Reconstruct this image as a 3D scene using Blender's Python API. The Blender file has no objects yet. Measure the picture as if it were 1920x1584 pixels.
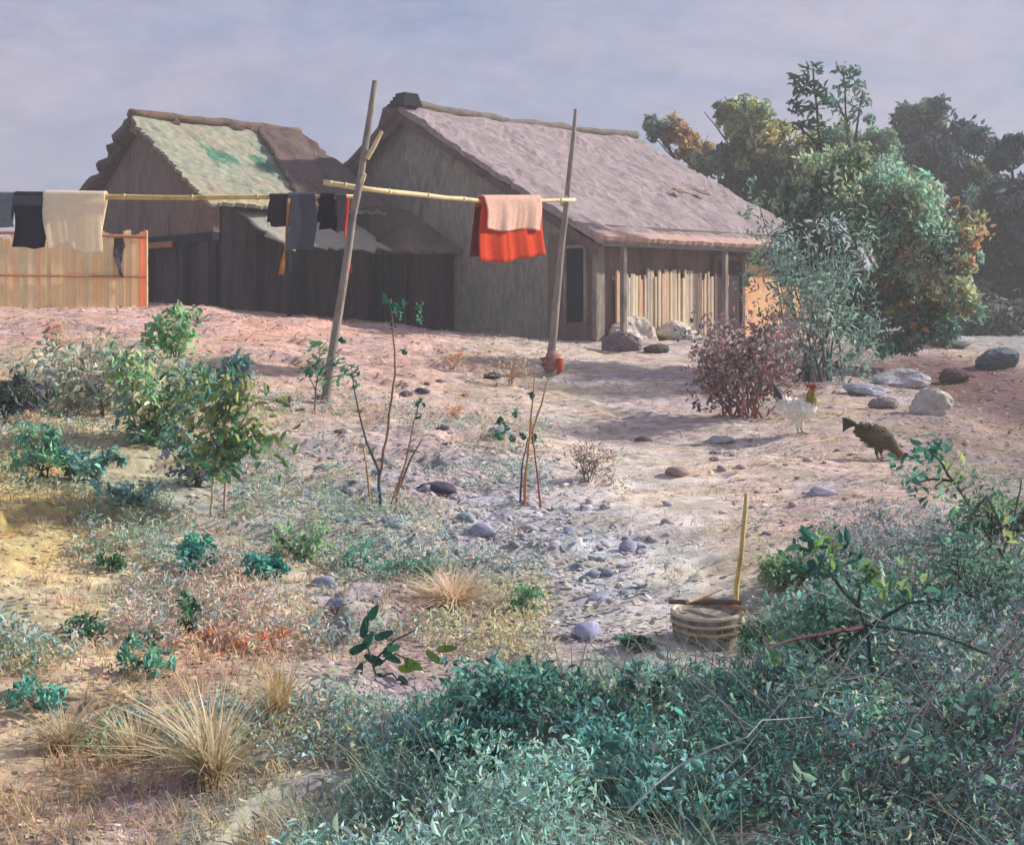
import bpy, math, random
import numpy as np
from mathutils import Vector

random.seed(7)
R = np.random.RandomState(11)
SC = bpy.context.scene
COL = SC.collection
PI = math.pi
HAZE = .0030

# ---------------------------------------------------------------- camera
F = 2300.0            # focal length in photograph pixels (1920 wide)
H0 = 560.0            # horizon row of the photograph
cam_d = bpy.data.cameras.new('camera')
cam = bpy.data.objects.new('camera', cam_d)
COL.objects.link(cam)
cam.location = (0, 0, 0)
cam.rotation_euler = (math.radians(90), 0, 0)
cam_d.sensor_width = 36
cam_d.lens = F / 1920 * 36
cam_d.shift_y = -(1584 / 2 - H0) / 1920
cam_d.clip_start = 0.1
cam_d.clip_end = 3000
SC.camera = cam


def lin(h):
    h = h.lstrip('#')
    r = [int(h[i:i + 2], 16) / 255 for i in (0, 2, 4)]
    return np.array([c / 12.92 if c <= .04045 else ((c + .055) / 1.055) ** 2.4 for c in r])


def L4(h, k=1.0):
    c = lin(h) * k
    return (float(c[0]), float(c[1]), float(c[2]), 1.0)


# ---------------------------------------------------------------- world and sun
SUN_EL, SUN_AZ = math.radians(28), math.radians(72)     # azimuth clockwise from +Y
W = bpy.data.worlds.new('World')
SC.world = W
W.use_nodes = True
nt = W.node_tree
nt.nodes.clear()
out = nt.nodes.new('ShaderNodeOutputWorld')
bg = nt.nodes.new('ShaderNodeBackground')
sky = nt.nodes.new('ShaderNodeTexSky')
sky.sky_type = 'NISHITA'
sky.sun_disc = False
sky.sun_elevation = SUN_EL
sky.sun_rotation = SUN_AZ
sky.air_density = 1.4
sky.dust_density = 3.0
tc = nt.nodes.new('ShaderNodeTexCoord')


def wnoise(scale, stretch, detail, rough, seed):
    mp = nt.nodes.new('ShaderNodeMapping')
    mp.inputs['Scale'].default_value = stretch
    mp.inputs['Location'].default_value = (seed, seed * .7, 0)
    n = nt.nodes.new('ShaderNodeTexNoise')
    n.inputs['Scale'].default_value = scale
    n.inputs['Detail'].default_value = detail
    n.inputs['Roughness'].default_value = rough
    n.inputs['Distortion'].default_value = .6
    nt.links.new(tc.outputs['Generated'], mp.inputs['Vector'])
    nt.links.new(mp.outputs['Vector'], n.inputs['Vector'])
    return n


SKY_STRENGTH = 0.10
# cloud veil: lavender / grey-blue vapour over the clear sky
n1 = wnoise(3.2, (1, 1, 3.2), 7, .62, 3.1)
r1 = nt.nodes.new('ShaderNodeValToRGB')
els = r1.color_ramp.elements
els[0].position = .28
els[0].color = L4('6c7ea6', 1 / SKY_STRENGTH)
els[1].position = .72
els[1].color = L4('a89fb0', 1 / SKY_STRENGTH)
e = els.new(.44)
e.color = L4('8a90ac', 1 / SKY_STRENGTH)
e = els.new(.57)
e.color = L4('9a98ae', 1 / SKY_STRENGTH)
nt.links.new(n1.outputs['Fac'], r1.inputs['Fac'])
n2 = wnoise(22, (1, 1, 2.2), 5, .7, 9.3)
mxd = nt.nodes.new('ShaderNodeMix')
mxd.data_type = 'RGBA'
mxd.blend_type = 'OVERLAY'
mxd.inputs[0].default_value = .22
nt.links.new(r1.outputs['Color'], mxd.inputs[6])
# overlay works around .5: scale down, overlay, scale up
vdn = nt.nodes.new('ShaderNodeVectorMath'); vdn.operation = 'SCALE'; vdn.inputs['Scale'].default_value = SKY_STRENGTH
vup = nt.nodes.new('ShaderNodeVectorMath'); vup.operation = 'SCALE'; vup.inputs['Scale'].default_value = 1 / SKY_STRENGTH
nt.links.new(r1.outputs['Color'], vdn.inputs[0])
nt.links.new(vdn.outputs['Vector'], mxd.inputs[6])
nt.links.new(n2.outputs['Fac'], mxd.inputs[7])
nt.links.new(mxd.outputs[2], vup.inputs[0])
mxs = nt.nodes.new('ShaderNodeMix')
mxs.data_type = 'RGBA'
mxs.inputs[0].default_value = .86
nt.links.new(sky.outputs['Color'], mxs.inputs[6])
nt.links.new(vup.outputs['Vector'], mxs.inputs[7])
nt.links.new(mxs.outputs[2], bg.inputs['Color'])
bg.inputs['Strength'].default_value = SKY_STRENGTH
nt.links.new(bg.outputs['Background'], out.inputs['Surface'])

sd = bpy.data.lights.new('sun', 'SUN')
sd.energy = 4.7
sd.angle = math.radians(2.0)
sd.color = (1.0, .94, .88)
sun = bpy.data.objects.new('sun', sd)
COL.objects.link(sun)
sv = Vector((math.sin(SUN_AZ) * math.cos(SUN_EL), math.cos(SUN_AZ) * math.cos(SUN_EL), math.sin(SUN_EL)))
sun.rotation_euler = sv.to_track_quat('Z', 'Y').to_euler()
sun.location = (20, 0, 20)

SC.view_settings.view_transform = 'Standard'
SC.view_settings.look = 'None'
SC.view_settings.gamma = 1
SC.view_settings.exposure = .5
SC.cycles.max_bounces = 6
SC.cycles.transparent_max_bounces = 4

# ---------------------------------------------------------------- materials


def new_mat(name):
    m = bpy.data.materials.new(name)
    m.use_nodes = True
    t = m.node_tree
    t.nodes.clear()
    o = t.nodes.new('ShaderNodeOutputMaterial')
    b = t.nodes.new('ShaderNodeBsdfPrincipled')
    b.inputs['Roughness'].default_value = .9
    b.inputs['Specular IOR Level'].default_value = .15
    t.links.new(b.outputs[0], o.inputs[0])
    return m, t, b, o


def tnoise(t, scale, stretch=(1, 1, 1), detail=4, rough=.6, dist=0., rot=(0, 0, 0), loc=(0, 0, 0)):
    c = t.nodes.new('ShaderNodeTexCoord')
    mp = t.nodes.new('ShaderNodeMapping')
    if any(rot):
        mp.vector_type = 'TEXTURE'
        mp.inputs['Scale'].default_value = [1 / q for q in stretch]
    else:
        mp.inputs['Scale'].default_value = stretch
    mp.inputs['Rotation'].default_value = rot
    mp.inputs['Location'].default_value = loc
    n = t.nodes.new('ShaderNodeTexNoise')
    n.inputs['Scale'].default_value = scale
    n.inputs['Detail'].default_value = detail
    n.inputs['Roughness'].default_value = rough
    n.inputs['Distortion'].default_value = dist
    t.links.new(c.outputs['Object'], mp.inputs['Vector'])
    t.links.new(mp.outputs['Vector'], n.inputs['Vector'])
    return n


def dab(name, cols, scale=3, stretch=(1, 1, 1), rot=(0, 0, 0), k=1.0, bump=.3, bscale=30, lo=.3, hi=.7, fine=.35, rough=.9, bstretch=None, detail=5):
    """weathered many-hued matt surface: a ramp over stretched noise, a second finer noise of light and dark grain, bump"""
    m, t, b, o = new_mat(name)
    n = tnoise(t, scale, stretch, detail, .65, .5, rot)
    rp = t.nodes.new('ShaderNodeValToRGB')
    e = rp.color_ramp.elements
    k0 = len(cols)
    for i, c in enumerate(cols):
        p = lo + (hi - lo) * i / max(1, k0 - 1)
        if i == 0:
            e[0].position = p; e[0].color = L4(c, k)
        elif i == k0 - 1:
            e[-1].position = p; e[-1].color = L4(c, k)
        else:
            q = e.new(p); q.color = L4(c, k)
    t.links.new(n.outputs['Fac'], rp.inputs['Fac'])
    n2 = tnoise(t, scale * 6, stretch, 5, .7, 0, rot, (4, 2, 1))
    mx = t.nodes.new('ShaderNodeMix'); mx.data_type = 'RGBA'; mx.blend_type = 'OVERLAY'
    mx.inputs[0].default_value = fine
    # overlay around mid grey
    hs = t.nodes.new('ShaderNodeValToRGB')
    hs.color_ramp.elements[0].position = .3; hs.color_ramp.elements[0].color = (.18, .18, .2, 1)
    hs.color_ramp.elements[1].position = .7; hs.color_ramp.elements[1].color = (.85, .83, .8, 1)
    t.links.new(n2.outputs['Fac'], hs.inputs['Fac'])
    t.links.new(rp.outputs['Color'], mx.inputs[6])
    t.links.new(hs.outputs['Color'], mx.inputs[7])
    t.links.new(mx.outputs[2], b.inputs['Base Color'])
    b.inputs['Roughness'].default_value = rough
    if bump:
        n3 = tnoise(t, bscale, bstretch or stretch, 6, .7, .2, rot)
        bp = t.nodes.new('ShaderNodeBump')
        bp.inputs['Strength'].default_value = bump
        bp.inputs['Distance'].default_value = .03
        t.links.new(n3.outputs['Fac'], bp.inputs['Height'])
        t.links.new(bp.outputs[0], b.inputs['Normal'])
    return m


def vmat(name, translucent=0., bump=0., bscale=20, var=.0, vscale=8, rough=.9, var_stretch=(1, 1, 1)):
    """colour from the mesh's own colour attribute, with grain"""
    m, t, b, o = new_mat(name)
    a = t.nodes.new('ShaderNodeAttribute')
    a.attribute_name = 'Col'
    src = a.outputs['Color']
    if var:
        n = tnoise(t, vscale, var_stretch, 6, .7, .4)
        rp = t.nodes.new('ShaderNodeValToRGB')
        rp.color_ramp.elements[0].position = .3; rp.color_ramp.elements[0].color = (.15, .15, .17, 1)
        rp.color_ramp.elements[1].position = .7; rp.color_ramp.elements[1].color = (.88, .86, .82, 1)
        t.links.new(n.outputs['Fac'], rp.inputs['Fac'])
        mx = t.nodes.new('ShaderNodeMix'); mx.data_type = 'RGBA'; mx.blend_type = 'OVERLAY'
        mx.inputs[0].default_value = var
        t.links.new(src, mx.inputs[6]); t.links.new(rp.outputs['Color'], mx.inputs[7])
        src = mx.outputs[2]
    t.links.new(src, b.inputs['Base Color'])
    b.inputs['Roughness'].default_value = rough
    if bump:
        n3 = tnoise(t, bscale, (1, 1, 1), 8, .75, .3)
        bp = t.nodes.new('ShaderNodeBump')
        bp.inputs['Strength'].default_value = bump
        bp.inputs['Distance'].default_value = .04
        t.links.new(n3.outputs['Fac'], bp.inputs['Height'])
        t.links.new(bp.outputs[0], b.inputs['Normal'])
    if translucent:
        tr = t.nodes.new('ShaderNodeBsdfTranslucent')
        t.links.new(src, tr.inputs['Color'])
        ms = t.nodes.new('ShaderNodeMixShader')
        ms.inputs[0].default_value = translucent
        t.links.new(b.outputs[0], ms.inputs[1]); t.links.new(tr.outputs[0], ms.inputs[2])
        t.links.new(ms.outputs[0], o.inputs[0])
    return m


M = {}
M['leaf'] = vmat('leaf', translucent=.36, rough=.7)
M['ground'] = vmat('earth', bump=.8, bscale=14, var=.5, vscale=9)
M['litter'] = vmat('litter', rough=.95)
M['stone'] = vmat('stone', bump=.35, bscale=18, var=.35, vscale=9)
M['cloth'] = vmat('cloth', translucent=.42, bump=.25, bscale=60, var=.25, vscale=14)
M['feather'] = vmat('feather', bump=.4, bscale=70, var=.3, vscale=40, rough=.8)
M['bark'] = vmat('bark', bump=.5, bscale=30, var=.4, vscale=16)
M['wallgrey'] = dab('gable plaster', ['5c5a55', '787468', '837b70', '6c7265', '7f7870'], 1.3, (1.2, 1.2, .5), k=1.45, bump=.6, bscale=9, lo=.32, hi=.68, fine=.5)
M['wallbrown'] = dab('brown boards', ['4c4240', '685852', '75655a', '5a4a48'], 1.4, (1, 1, .35), k=1.2, bump=.4, bscale=10)
M['dark'] = dab('dark boards', ['26262c', '3c343a', '4d4144', '2b3036'], 2.0, (2.2, 2.2, .3), k=1.15, bump=.5, bscale=10)
M['darker'] = dab('blue-black timber', ['1c2026', '2c3038', '33303a'], 2.0, (2, 2, .4), k=.7, bump=.4, bscale=12)  # blue-black wood tones
M['beam'] = dab('orange beam', ['9a6a4c', 'b47a58', 'a8816a'], 3, (1, 1, 1), k=.95, bump=.3)
M['roof'] = dab('main roof thatch', ['857a7c', '9a8c8c', 'a09294', '8f8280', 'a59595', '94897c'], 1.3, (1.3, .7, .7), rot=(0, 0, math.radians(43.4)), k=1.0, bump=1.0, bscale=7, bstretch=(5, .7, .7), lo=.28, hi=.72, fine=.45)
M['roofedge'] = dab('pale pink roof edge', ['a08478', 'b89a8c', 'c2a092', 'a8949a'], 3, k=.95, bump=.5)  # pale pinkish tones for the eave strip
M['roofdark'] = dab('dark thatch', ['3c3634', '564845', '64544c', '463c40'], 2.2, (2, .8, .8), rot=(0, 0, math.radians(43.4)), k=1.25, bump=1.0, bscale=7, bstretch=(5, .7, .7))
M['roofpale'] = dab('pale patched roof', ['8a8570', 'a39c86', 'aaa58e', '80998a', '99a08a', 'b0a78c'], 1.3, (1, 1, .6), k=.9, bump=.5, bscale=8, lo=.3, hi=.7, fine=.4)
M['moss'] = dab('moss', ['4f8068', '6a9a80', '5d8a6c'], 5, k=.75, bump=.5)
M['ridge'] = dab('ridge', ['5a4f48', '7a6658', '8f7460', '5f5e50'], 4, k=.8, bump=.7)
M['mossridge'] = dab('mossy ridge', ['5a5c50', '707062', '8a7a74', '66644e'], 3, k=.85, bump=.6)
M['awning'] = dab('pale awning', ['8f9484', 'a8a999', 'b0a296', '98a392'], 2.5, (1, 1, 1), k=.85, bump=.4)
M['palerail'] = dab('bluish rail', ['7f8c8c', '9aa6a2', '8a9290'], 4, k=.85, bump=.2)
M['door'] = dab('purple brown door', ['3a2c34', '4c3a42', '5a4448'], 3, (2, 2, .4), k=.8, bump=.3)
M['peach'] = dab('ochre wall', ['b89470', 'd0a87c', 'd8ad80', 'c88f70', 'c4a078'], 2.2, (1, 1, .8), k=1.05, bump=.3, bscale=14)
M['bamboo'] = dab('yellow bamboo', ['a88f50', 'c9ae6c', 'd6be80', 'b89a5c'], 3, k=1.0, bump=.2, rough=.6)
M['bamboopale'] = dab('pale bamboo', ['b5a276', 'd2c090', 'dacb9f', 'c8ac80'], 3, k=1.0, bump=.2, rough=.6)
M['postwood'] = dab('grey post wood', ['6b645e', '88807a', 'a0968a', '787270'], 5, (1, 1, .3), k=.9, bump=.5, bscale=20)

# ---------------------------------------------------------------- numpy noise


def _hash(ix, iy, s):
    n = (ix.astype(np.int64) * 374761393 + iy.astype(np.int64) * 668265263 + s * 1442695041) & 0xffffffff
    n = ((n ^ (n >> 13)) * 1274126177) & 0xffffffff
    return ((n ^ (n >> 16)) & 0xffff) / 65535.0


def vn(x, y, s=0):
    x = np.asarray(x, float); y = np.asarray(y, float)
    ix = np.floor(x); iy = np.floor(y)
    fx = x - ix; fy = y - iy
    fx = fx * fx * (3 - 2 * fx); fy = fy * fy * (3 - 2 * fy)
    a = _hash(ix, iy, s); b = _hash(ix + 1, iy, s); c = _hash(ix, iy + 1, s); d = _hash(ix + 1, iy + 1, s)
    return (a * (1 - fx) + b * fx) * (1 - fy) + (c * (1 - fx) + d * fx) * fy - .5


# ---------------------------------------------------------------- terrain height from surveyed points (u, v, distance)
CP = [(0, 572, 23.5), (130, 571, 26), (270, 572, 25), (400, 578, 25.2), (550, 590, 26.5), (680, 602, 27.4), (800, 620, 27.4), (960, 632, 26), (1110, 642, 24.8), (1300, 632, 27), (1500, 636, 28), (1700, 636, 28), (1900, 636, 30),
      (0, 650, 17), (200, 642, 18), (400, 656, 17.5), (620, 690, 17), (850, 700, 18), (1050, 700, 18.5), (1250, 700, 19.5), (1500, 715, 18.5), (1700, 700, 20), (1900, 715, 20),
      (0, 800, 11.5), (200, 800, 11.8), (400, 815, 12), (600, 800, 13.2), (800, 800, 14), (1000, 800, 15), (1200, 800, 15), (1500, 805, 14.8), (1700, 800, 14.6), (1800, 800, 14.6), (1900, 830, 14.6),
      (0, 950, 9), (300, 950, 9.3), (600, 950, 10), (900, 950, 10.6), (1200, 950, 10.8), (1500, 950, 10.5), (1800, 950, 10.2),
      (0, 1150, 6.9), (400, 1150, 7.2), (800, 1150, 7.7), (1200, 1150, 7.9), (1600, 1150, 7.3), (1900, 1150, 7.1),
      (0, 1350, 5.6), (500, 1350, 5.7), (1000, 1350, 5.9), (1500, 1350, 5.75), (1900, 1350, 5.6),
      (0, 1584, 4.5), (500, 1584, 4.5), (960, 1584, 4.5), (1500, 1584, 4.5), (1900, 1584, 4.5)]
pts = [((u - 960) / F * D, D, (H0 - v) / F * D) for u, v, D in CP]
pts += [(-4, -2, -1.9), (0, -2, -1.9), (4, -2, -1.9), (-8, 4, -1.7), (8, 4, -1.9), (-12, 10, -1.1), (12, 10, -1.8), (-16, 20, -.4), (16, 18, -1.4), (-22, 32, -.1), (20, 34, -1.2), (0, 34, -.8), (-8, 36, -.4), (10, 40, -1.1), (-10, 60, -.6), (30, 60, -1.2), (0, 60, -1.), (-40, 60, -.5)]
P = np.array(pts)


def tps_k(r2):
    return np.where(r2 > 1e-12, .5 * r2 * np.log(r2 + 1e-12), 0)


n = len(P)
K = tps_k(((P[:, None, :2] - P[None, :, :2]) ** 2).sum(-1)) + np.eye(n) * .6
A = np.zeros((n + 3, n + 3))
A[:n, :n] = K
A[:n, n] = 1; A[:n, n + 1:] = P[:, :2]
A[n, :n] = 1; A[n + 1:, :n] = P[:, :2].T
sol = np.linalg.solve(A, np.concatenate([P[:, 2], np.zeros(3)]))


def base_z(x, y):
    x = np.atleast_1d(np.asarray(x, float)); y = np.atleast_1d(np.asarray(y, float))
    xc = np.clip(x, -30, 28); yc = np.clip(y, -3, 58)
    z = np.full(xc.shape, sol[n])
    z = z + sol[n + 1] * xc + sol[n + 2] * yc
    for i in range(n):
        z += sol[i] * tps_k((xc - P[i, 0]) ** 2 + (yc - P[i, 1]) ** 2)
    t = np.clip((y - 45) / 40, 0, 1)
    return z * (1 - t) + (-1.0) * t


def gz(x, y):
    x = np.atleast_1d(np.asarray(x, float)); y = np.atleast_1d(np.asarray(y, float))
    z = base_z(x, y)
    z = z + .13 * vn(x * .8, y * .8, 1) + .06 * vn(x * 2.3, y * 2.3, 2) + .028 * vn(x * 6, y * 6, 3) + .014 * vn(x * 15, y * 15, 4)
    # terraces: the bank is stepped by low ragged ledges
    led = .10 * (vn(x * .45 + 3, y * 1.3, 7) > .02) * np.clip((26 - y) / 6, 0, 1)
    return z + led * np.clip((-x + 3) / 4, 0.15, 1) * .8


def g1(x, y):
    return float(gz(x, y)[0])


_Ds = 3.3 * (60 / 3.3) ** (np.arange(900) / 899)


def at(u, v):
    """the ground point seen at this place of the photograph"""
    x = (u - 960) / F * _Ds
    z = (H0 - v) / F * _Ds
    g = base_z(x, _Ds)
    k = np.argmax(g >= z)
    if g[k] < z[k]:
        k = len(_Ds) - 1
    return float(x[k]), float(_Ds[k])


def pt(u, v, D):
    return np.array([(u - 960) / F * D, D, (H0 - v) / F * D])


# ground colour zones, with some light and yard shade mixed into the tones
CC = '''60,610,b39a90 200,600,bd9e94 350,612,b79c96 500,620,c29c8e 600,650,b89c92 750,670,b89c94 900,690,a8988a 1000,690,b4a999 1100,670,beb2a7 1250,690,ada097 1100,760,bbb0a3 1250,770,aaa09c 1350,830,b8ada3
60,700,b5a48a 200,680,bdac8a 300,740,9f9c8a 150,760,aca48f 60,900,bcaa80 30,980,c0ac74 120,1020,bcac80 200,900,a8a78c 300,950,98a28e 450,950,9e9f99 550,900,a69d98 650,800,ad9f97 800,800,af9f99 800,900,a79da2 700,1000,a0a69e 900,1000,a3a8b2 1050,1020,a8abb3 1200,1000,c6c0ba 1200,900,c8beb2 1250,1080,c4c3bc 1130,1060,bcbec0 1180,850,c4baae 1080,950,b4b2b4 1100,1100,a9b1b1 950,1100,acaba2
100,1150,baab8a 250,1100,b0b29a 350,1180,c4ab91 200,1250,b7a890 450,1190,c79c80 550,1130,adab9b 700,1130,a3a1a0 820,1150,b59f96 950,1200,ad989c 1100,1170,aca8a8 1200,1170,b5b1ab
700,1320,b3a6a8 600,1380,b5a59b 500,1300,a29a8c 750,1250,a09294 900,1260,a4989c 1100,1240,9a9494 150,1400,ac9c82 100,1500,a49484 300,1500,b09fa2 450,1540,a3a89a 650,1540,8fa89e
1450,850,bcac9f 1600,880,b4a49b 1700,900,ac9c92 1550,1000,b39f9b 1700,1000,a89c9e 1400,1000,b5a99d 1450,1100,aca38f 1500,760,a99c92 1650,740,aca09e 1780,740,6c5450 1780,790,8b7b75 1850,710,684f50 1900,760,5f4c4c 1850,820,81756f 1850,900,808078 1850,640,90918f 1700,640,a89a90 1600,1100,92958d 1500,1200,8a968c 1200,1400,7a9488 900,1450,7f9a8e 1500,1400,868e8a 1700,1500,868088 1320,720,a0959a 1150,740,a49a9c 1200,790,a0989c'''
cz = []
for tkn in CC.split():
    u, v, h = tkn.split(',')
    x, y = at(float(u), float(v))
    cl_ = lin(h) * np.array([1.22, 1.17, 1.12]); cz.append((x, y, *cl_))
CZ = np.array(cz)


def gcol(x, y):
    x = np.atleast_1d(np.asarray(x, float)); y = np.atleast_1d(np.asarray(y, float))
    x = x + .25 * vn(x * 1.3, y * 1.3, 31) * np.clip(y / 8, .5, 3)
    y2 = y + .5 * vn(x * 1.1, y * 1.1, 32) * np.clip(y / 8, .5, 3)
    acc = np.zeros(x.shape + (3,)); ws = np.zeros(x.shape)
    for c in CZ:
        s = .055 * c[1] + .05
        d2 = ((x - c[0]) / s) ** 2 + ((y2 - c[1]) / (s * 2.6)) ** 2
        w = 1 / (.25 + d2) ** 2
        acc += w[..., None] * c[2:5]; ws += w
    c = acc / ws[..., None]
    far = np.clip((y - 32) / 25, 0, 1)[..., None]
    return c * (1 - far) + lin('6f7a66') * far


# ---------------------------------------------------------------- object helpers
def tagit(o, label=None, cat=None, group=None, kind=None):
    if label: o['label'] = label
    if cat: o['category'] = cat
    if group: o['group'] = group
    if kind: o['kind'] = kind
    return o


def empty(name, loc, label, cat, group=None):
    o = bpy.data.objects.new(name, None)
    o.empty_display_size = .2
    COL.objects.link(o)
    o.location = [float(c) for c in loc]
    return tagit(o, label, cat, group)


def mk(name, V, Fc, mat, parent=None, colors=None, smooth=False, origin=None):
    """one mesh object from world coordinates; colors are per face (linear rgb)"""
    V = np.asarray(V, dtype=np.float64).reshape(-1, 3)
    if parent is not None:
        org = np.array(parent.matrix_basis.translation) if parent.parent is None else np.array(parent.parent.matrix_basis.translation)
        oloc = (0, 0, 0)
    else:
        org = np.array(origin if origin is not None else [V[:, 0].mean(), V[:, 1].mean(), V[:, 2].min()])
        oloc = org
    me = bpy.data.meshes.new(name)
    if isinstance(Fc, np.ndarray):
        nf, k = Fc.shape
        me.vertices.add(len(V)); me.vertices.foreach_set('co', (V - org).ravel())
        me.loops.add(nf * k); me.loops.foreach_set('vertex_index', Fc.ravel().astype(np.int32))
        me.polygons.add(nf); me.polygons.foreach_set('loop_start', np.arange(0, nf * k, k, dtype=np.int32))
        me.polygons.foreach_set('loop_total', np.full(nf, k, dtype=np.int32))
        me.update(calc_edges=True)
        cnt = np.full(nf, k)
    else:
        me.from_pydata((V - org).tolist(), [], [list(map(int, f)) for f in Fc])
        me.update()
        cnt = np.array([len(f) for f in Fc])
    if colors is not None:
        colors = np.asarray(colors, float)
        if colors.ndim == 1: colors = np.tile(colors, (len(cnt), 1))
        a = me.color_attributes.new('Col', 'FLOAT_COLOR', 'CORNER')
        cc = np.repeat(colors, cnt, axis=0)
        cc = np.concatenate([cc, np.ones((len(cc), 1))], 1)
        a.data.foreach_set('color', cc.ravel().astype(np.float32))
    me.materials.append(mat)
    if smooth:
        me.polygons.foreach_set('use_smooth', np.ones(len(me.polygons), dtype=bool))
    o = bpy.data.objects.new(name, me)
    COL.objects.link(o)
    if parent is not None:
        o.parent = parent
    o.location = [float(c) for c in oloc]
    return o


class MB:
    def __init__(s):
        s.V = []; s.F = []; s.C = []

    def add(s, V, Fc, c=None):
        k = len(s.V)
        s.V += [tuple(map(float, v)) for v in V]
        s.F += [[i + k for i in f] for f in Fc]
        if c is None: c = (.5, .5, .5)
        c = np.asarray(c, float)
        s.C += [c if c.ndim == 1 else c[i] for i in range(len(Fc))]
        return s

    def hexa(s, q, c=None):     # 8 corners: bottom 4, top 4
        return s.add(q, [(3, 2, 1, 0), (4, 5, 6, 7), (0, 1, 5, 4), (1, 2, 6, 5), (2, 3, 7, 6), (3, 0, 4, 7)], c)

    def tube(s, path, rad, n=7, c=None, cap=True, bumpy=0.):
        path = [np.array(p, float) for p in path]
        if np.isscalar(rad): rad = [rad] * len(path)
        V = []; Fc = []
        up = np.array([.3, .2, 1.])
        for i, p in enumerate(path):
            t = path[min(i + 1, len(path) - 1)] - path[max(i - 1, 0)]
            t = t / (np.linalg.norm(t) + 1e-9)
            a = np.cross(t, up)
            if np.linalg.norm(a) < .2: a = np.cross(t, [1., 0, 0])
            a /= np.linalg.norm(a); b = np.cross(t, a)
            for k in range(n):
                th = 2 * PI * k / n
                r = rad[i] * (1 + bumpy * random.uniform(-1, 1))
                V.append(p + r * (math.cos(th) * a + math.sin(th) * b))
        for i in range(len(path) - 1):
            for k in range(n):
                Fc.append((i * n + k, i * n + (k + 1) % n, (i + 1) * n + (k + 1) % n, (i + 1) * n + k))
        if cap:
            Fc.append(tuple(range(n))[::-1]); Fc.append(tuple((len(path) - 1) * n + k for k in range(n)))
        return s.add(V, Fc, c)

    def build(s, name, mat, parent=None, col=True, smooth=False, origin=None):
        return mk(name, s.V, s.F, mat, parent, np.array(s.C) if col else None, smooth, origin)


def bend(p0, p1, k=6, amp=.04, sag=(0, 0, 0)):
    p0 = np.array(p0, float); p1 = np.array(p1, float)
    L = np.linalg.norm(p1 - p0)
    o = []
    w = R.normal(0, amp * L, (k + 1, 3))
    for i in range(k + 1):
        t = i / k
        o.append(p0 + (p1 - p0) * t + w[i] * math.sin(PI * t) * .6 + np.array(sag) * math.sin(PI * t))
    return o


# ---------------------------------------------------------------- GROUND
rows = np.concatenate([np.linspace(-3, 3.2, 16)[:-1], 3.2 * (34 / 3.2) ** (np.arange(430) / 429), 34 * (1400 / 34) ** (np.arange(1, 50) / 49)])
na = 440
aa = np.linspace(-1, 1, na)
aa = np.sign(aa) * (np.abs(aa) ** 1.15)
ay = rows[:, None] + 0 * aa[None, :]
wid = np.where(rows < 3.2, 5.0, rows * .62 + 3.0)
wid = np.where(rows > 34, wid * (1 + (rows - 34) / 60), wid)
ax = aa[None, :] * wid[:, None]
az = gz(ax.ravel(), ay.ravel())
V = np.stack([ax.ravel(), ay.ravel(), az], 1)
nr = len(rows)
i0 = (np.arange(nr - 1)[:, None] * na + np.arange(na - 1)[None, :]).ravel()
FG = np.stack([i0, i0 + 1, i0 + na + 1, i0 + na], 1)
cen = V[FG].mean(1)
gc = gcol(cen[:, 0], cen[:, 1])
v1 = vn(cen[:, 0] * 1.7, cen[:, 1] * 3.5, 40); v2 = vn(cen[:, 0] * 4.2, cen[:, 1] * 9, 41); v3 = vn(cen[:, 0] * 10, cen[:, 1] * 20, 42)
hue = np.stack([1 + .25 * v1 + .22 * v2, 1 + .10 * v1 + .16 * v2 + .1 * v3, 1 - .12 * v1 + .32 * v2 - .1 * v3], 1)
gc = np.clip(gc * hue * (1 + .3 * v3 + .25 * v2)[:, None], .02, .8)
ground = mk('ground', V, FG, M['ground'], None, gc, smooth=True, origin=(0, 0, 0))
tagit(ground, kind='structure')

# ---------------------------------------------------------------- scattered litter (dry leaves, chips, pebbles)
PAL = {k: np.array([lin(c) for c in v.split()]) for k, v in {
    'any': 'c0a898 a89a98 8f8f98 9aa0b0 b8b0a4 b08c7c 7c8a7a c8b890 6c6468 d0c4b4',
    'cool': '8e96ac a0a8b8 8a90a8 9aa8a8 b4b4bc 6e7080 c4c2bc',
    'pink': 'c49a8c b88c84 c8a49a a88480 d0ac9c b07868',
    'ochre': 'c4a468 b89450 cdb47c a88c58 d0b890',
    'green': '6f8a6a 5c8470 7e9470 4f7868 8a9c78 667f50',
    'orange': 'c87850 c06848 b88050 d09070',
    'dark': '4c484c 585058 5c5c64 6a5c58'}.items()}


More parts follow.
